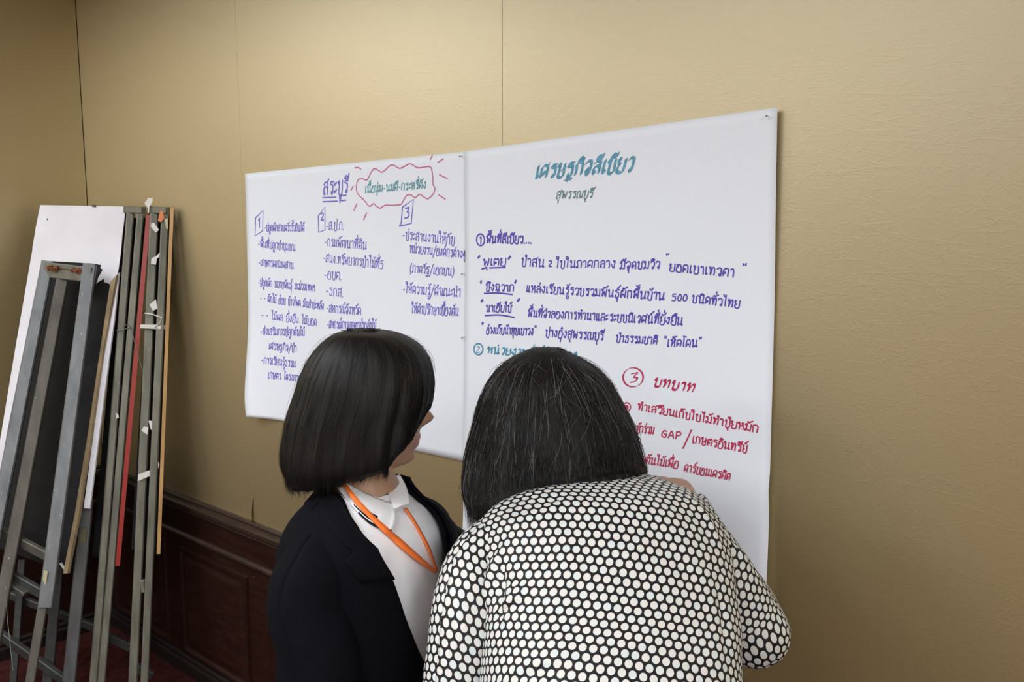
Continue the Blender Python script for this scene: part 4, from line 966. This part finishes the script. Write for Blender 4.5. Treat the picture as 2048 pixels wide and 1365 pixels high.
# ------------------------------------------------------------------ stands and boards stacked in the corner
def B3(u0, v0, d0, u1, v1, d1, wpx, dep, mb, extra=0.):
    """square tube between two pixels at given depths; wpx = width in pixels at the first end"""
    a, b = at(u0, v0, d0), at(u1, v1, d1); b = b + (b - a) * extra; side = (Rv * .915 + Fh * .405).normalized()
    mb.bar(a, b, wpx / FPX * d0, dep, side); return mb
def to_floor(u0, v0, d0, u1, v1, d1):
    """extend a leg down to the carpet"""
    a, b = at(u0, v0, d0), at(u1, v1, d1); t = (a.z - .004) / (a.z - b.z); return a, a + (b - a) * t
def leg(mb, u0, v0, d0, u1, v1, d1, wpx, dep):
    a, b = to_floor(u0, v0, d0, u1, v1, d1); mb.bar(a, b, wpx / FPX * d0, dep, (Rv * .915 + Fh * .405).normalized()); return b
def tape_on(parent, poly, d, m='tape', lab=None):
    c = [at(u, v_, d) for u, v_ in poly]; n_ = (c[1] - c[0]).cross(c[2] - c[0]).normalized(); n_ = n_ if n_.dot(Fh) < 0 else -n_
    o = MB().plate(c, n_, .0012).build('tape', M[m], parent); 
    if lab: o['label'] = lab
    return o

# grey easel in front
S1 = empty('easel_stand', Vector((at(60, 1365, 2.72).x, at(60, 1365, 2.72).y, 0)))
g = MB(); leg(g, 96, 524, 2.98, 3, 1000, 2.80, 22, .028); g.build('leg', M['metal'], S1)
g = MB(); B3(127, 550, 2.98, 2, 1215, 2.74, 21, .025, g, .18); g.build('middle_leg', M['dull'], S1)
g = MB(); B3(180, 530, 2.96, 91, 1215, 2.72, 24, .028, g); lg = g.build('leg', M['metal'], S1)
g = MB(); leg(g, 92, 1175, 2.735, 60, 1365, 2.675, 17, .02); g.build('leg_extension', M['dull'], lg)
g = MB(); g.bar(at(92, 540, 2.972), at(186, 551, 2.955), .055, .026, Zv); cb = g.build('top_crossbar', M['olive'], S1)
for u in (105, 152):
    r_ = MB(); c = at(u, 538 + (u - 105) * .1, 2.945)
    for q in range(5): r_.bar(c + Rv * (-.016 + q * .008) + Zv * random.uniform(-.012, 0), c + Rv * (-.016 + q * .008 + random.uniform(-.003, .003)) + Zv * random.uniform(.006, .016), .006, .006, Rv)
    r_.bar(c - Rv * .02 + Zv * .004, c + Rv * .02 + Zv * .003, .007, .007, Zv); r_.build('rusty_bracket', M['rust'], cb)
g = MB(); g.tube([at(118, 537, 2.948), at(144, 540, 2.946)], .0012, 6); g.build('tie_rod', M['rust'], cb)
g = MB(); g.bar(at(-20, 1052, 2.83), at(98, 1114, 2.79), .034, .02, Zv); g.build('crossbar', M['dull'], S1)
g = MB(); g.bar(at(16, 1148, 2.80), at(92, 1192, 2.77), .036, .02, Zv); g.build('crossbar', M['dark_metal'], S1)
g = MB(); g.bar(at(18, 1164, 2.785), at(54, 1188, 2.77), .014, .03, Zv); g.build('hinge_bracket', M['dull'], S1)
tape_on(S1, [(88, 1141), (96, 1143), (92, 1170), (85, 1166)], 2.72, 'ytape')
g = MB(); g.tube([at(11, 1183, 2.70), at(15, 1240, 2.69), at(26, 1342, 2.66)], .0011, 6); g.build('hook_wire', M['wire'], S1)
tag(S1, 'three-legged grey metal easel with rusty top brackets, frontmost of the stands', 'stand')

# black board partly wrapped in white paper
BT = [at(82, 412, 3.18), at(253, 415, 3.06), at(137, 1147, 2.86), at(-34, 1085, 2.955)]
nrm = (BT[1] - BT[0]).cross(BT[3] - BT[0]).normalized(); nrm = nrm if nrm.dot(Fh) > 0 else -nrm
S2 = MB().plate(BT, nrm, .016).build('display_board', M['black'])
tag(S2, 'black display board with torn white paper over its top, standing behind the grey easel', 'board')
wrap(S2, BT[2])
def onboard(u, v_, off=0.):
    d = ray(u, v_); t = (BT[0] - CAM).dot(nrm) / d.dot(nrm); return CAM + d * t - nrm * off
MB().plate([onboard(*p, .0012) for p in [(82, 411), (253, 414), (246, 470), (243, 505), (238, 540), (230, 572), (221, 569), (210, 565), (209, 558), (201, 563), (194, 568), (198, 556), (207, 540), (202, 537), (204, 531), (188, 528), (86, 522), (66, 498), (74, 450)]], nrm, -.0022).build('paper_cover', M['card'], S2)
MB().plate([onboard(*p, .001) for p in [(67, 497), (86, 518), (49, 700), (17, 860), (-8, 1000), (-21, 1085), (-34, 1085), (0, 893), (32, 700)]], nrm, -.003).build('white_edge', M['card'], S2)
MB().plate([onboard(*p, .001) for p in [(226, 566), (238, 552), (211, 702), (190, 850), (163, 1030), (140, 1147), (132, 1147), (155, 1030), (184, 850), (205, 705)]], nrm, -.012).build('wood_edge', M['ply'], S2)
MB().plate([onboard(*p, -.004) for p in [(239, 545), (229, 640), (221, 700), (200, 860), (180, 1018), (168, 1017), (189, 860), (211, 700), (229, 575)]], nrm, -.006).build('white_back_edge', M['card'], S2)
tape_on(S2, [(119, 1128), (123, 1125), (132, 1138), (130, 1144)], 2.84)
g = MB(); c = onboard(96, 441, .003); g.bar(c, c + Zv * .006, .004, .003, Rv); g.build('staple', M['dark_metal'], S2)
c = onboard(189, 413, .003); MB().box(c.x - .012, c.x + .012, c.y - .004, c.y + .002, c.z - .003, c.z + .004).build('clip', M['dark_metal'], S2)

# pale blue-grey stand behind the board
S3 = empty('folding_stand', Vector((at(140, 1365, 2.98).x, at(140, 1365, 2.98).y, 0)))
g = MB(); leg(g, 175, 1000, 3.03, 138, 1365, 2.95, 23, .028); l3 = g.build('leg', M['metal'], S3)
tape_on(l3, [(161, 1058), (174, 1056), (172, 1086), (158, 1088)], 2.99, 'ytape')
g = MB(); leg(g, 122, 1080, 3.06, 98, 1335, 3.02, 19, .024); g.build('leg', M['dark_metal'], S3)
g = MB(); leg(g, 44, 1120, 3.10, 27, 1365, 3.04, 13, .02); g.build('leg', M['dark_metal'], S3)
g = MB(); g.bar(at(-15, 1258, 3.06), at(150, 1376, 2.96), .034, .022, Zv); g.build('lower_rail', M['dark_metal'], S3)
g = MB(); g.bar(at(20, 1190, 3.12), at(205, 1262, 3.06), .03, .02, Zv); g.build('upper_rail', M['dark_metal'], S3)
tag(S3, 'blue-grey legged stand behind the black board, its legs showing below the board', 'stand')

# first olive stand
def olive(name, lab, L, R2, wl, wr, top, extra):
    e = empty(name, Vector((at(*L[3:]).x, at(*L[3:]).y, 0)))
    a = MB(); leg(a, *L, wl, .03); a.build('leg', M['olive'], e); a = MB(); leg(a, *R2, wr, .03); a.build('leg', M['olive'], e)
    a = MB(); a.bar(at(*top[0]), at(*top[1]), .026, .026, Zv); a.build('top_crossbar', M['olive'], e); extra(e); tag(e, lab, 'stand', 'olive metal stands'); return e
def ex1(e):
    a = MB(); a.tube([at(232, 661, 2.975), at(240, 663, 2.968), at(252, 658, 2.965), at(262, 655, 2.965)], .0016, 6); a.build('wire_tie', M['wire'], e)
    a = MB(); a.tube([at(250, 652, 2.965), at(256, 648, 2.962), at(262, 656, 2.96), at(272, 695, 2.93), at(285, 742, 2.885)], .0013, 6); a.build('wire_hook', M['wire'], e)
    tape_on(e, [(233, 826), (237, 830), (238, 836), (232, 838)], 2.945)
    a = MB(); a.bar(at(206, 1270, 2.93), at(262, 1296, 2.96), .03, .02, Zv); a.build('lower_rail', M['dark_metal'], e)
olive('metal_stand', 'olive metal stand between the papered board and the red-edged board', (261, 428, 3.05, 187, 1365, 2.86), (281, 430, 3.03, 203, 1365, 2.855), 14, 13, ((252, 420, 3.05), (288, 421, 3.025)), ex1)
def ex2(e):
    a = MB(); a.tube([at(289, 627, 2.905), at(305, 629, 2.90), at(324, 636, 2.885), at(318, 648, 2.885), at(308, 656, 2.895)], .0020, 8); a.build('cable_tie', M['tape'], e)
    a = MB(); a.bar(at(287, 653, 2.925), at(328, 655, 2.905), .014, .034, Zv); a.build('clear_tape_wrap', M['tape'], e)
    for poly, m in (([(289, 407), (297, 396), (306, 397), (305, 405), (299, 414), (298, 426), (296, 426), (296, 416)], 'tape'), ([(303, 446), (309, 446), (318, 460), (312, 466), (302, 454)], 'tape'), ([(303, 517), (312, 513), (320, 505), (321, 512), (314, 518), (312, 530), (302, 528)], 'tape'), ([(299, 610), (312, 599), (315, 618), (306, 622)], 'tape'),
                    ([(321, 421), (325, 422), (329, 436), (322, 445), (316, 442)], 'otape'), ([(329, 438), (336, 437), (336, 459), (333, 458)], 'ytape'), ([(283, 862), (288, 853), (297, 855), (295, 870)], 'tape'), ([(297, 842), (303, 842), (310, 852), (308, 862), (302, 860)], 'tape'),
                    ([(301, 920), (317, 924), (319, 930), (317, 937), (301, 932)], 'tape'), ([(277, 949), (299, 941), (301, 948), (299, 953), (276, 963)], 'tape')):
        tape_on(e, poly, np.interp(poly[0][1], [400, 1000], [2.94, 2.872] if poly[0][0] < 318 else [2.91, 2.852]), m)
    a = MB(); a.bar(at(280, 1172, 2.885), at(292, 1173, 2.875), .045, .02, Zv); a.build('coupling', M['olive'], e)
    a = MB(); a.bar(at(262, 1330, 2.93), at(305, 1352, 2.94), .03, .02, Zv); a.build('lower_rail', M['dark_metal'], e)
olive('metal_stand', 'olive metal stand with scraps of white tape, between the red and the yellow edges', (309, 428, 2.96, 266, 1365, 2.86), (330, 430, 2.93, 289, 1365, 2.845), 16, 14, ((303, 420, 2.96), (337, 422, 2.93)), ex2)

# boards seen edge-on
def edge_board(name, lab, top, bot, wpx, m, deep, edge):
    a, b = at(*top), at(*bot); ax = (b - a).normalized(); side = (Rv - ax * Rv.dot(ax)).normalized(); back = side.cross(ax).normalized(); back = back if back.dot(Fh) > 0 else -back
    dp = (Fh * .915 - Rv * .405); dp = (dp - ax * dp.dot(ax)).normalized(); wd = wpx / FPX * top[2]
    c = [a - side * wd / 2, a + side * wd / 2, b + side * wd / 2, b - side * wd / 2]
    o = MB().plate([p + dp * .004 for p in c], dp, deep).build(name, M['black']); wrap(o, b)
    MB().plate(c, dp, .006).build(edge, m, o); tag(o, lab, 'board', 'narrow boards seen edge-on'); return o
edge_board('display_board', 'narrow black board with a bright red front edge between the olive stands', (297, 430, 2.99), (235, 1133, 2.885), 9, M['redboard'], .045, 'red_edge')
edge_board('display_board', 'narrow black board with a yellow wood edge, last of the stack towards the sheets', (344, 416, 2.90), (317, 1109, 2.82), 7, M['yellowwood'], .012, 'wood_edge')
def back_board(lab, px):
    c = [at(*p) for p in px]; n_ = (c[1] - c[0]).cross(c[3] - c[0]).normalized(); n_ = n_ if n_.dot(Fh) > 0 else -n_
    o = MB().plate(c, n_, .008).build('display_board', M['black']); wrap(o, c[3]); tag(o, lab, 'board', 'black boards behind the olive stands')
back_board('plain black board behind the first olive stand, left of the red edge', [(246, 436, 3.095), (288, 436, 3.062), (226, 1122, 2.955), (184, 1112, 2.975)])
back_board('plain black board behind the taped olive stand, right of the red edge', [(304, 436, 2.995), (335, 434, 2.958), (311, 1096, 2.905), (262, 1100, 2.925)])
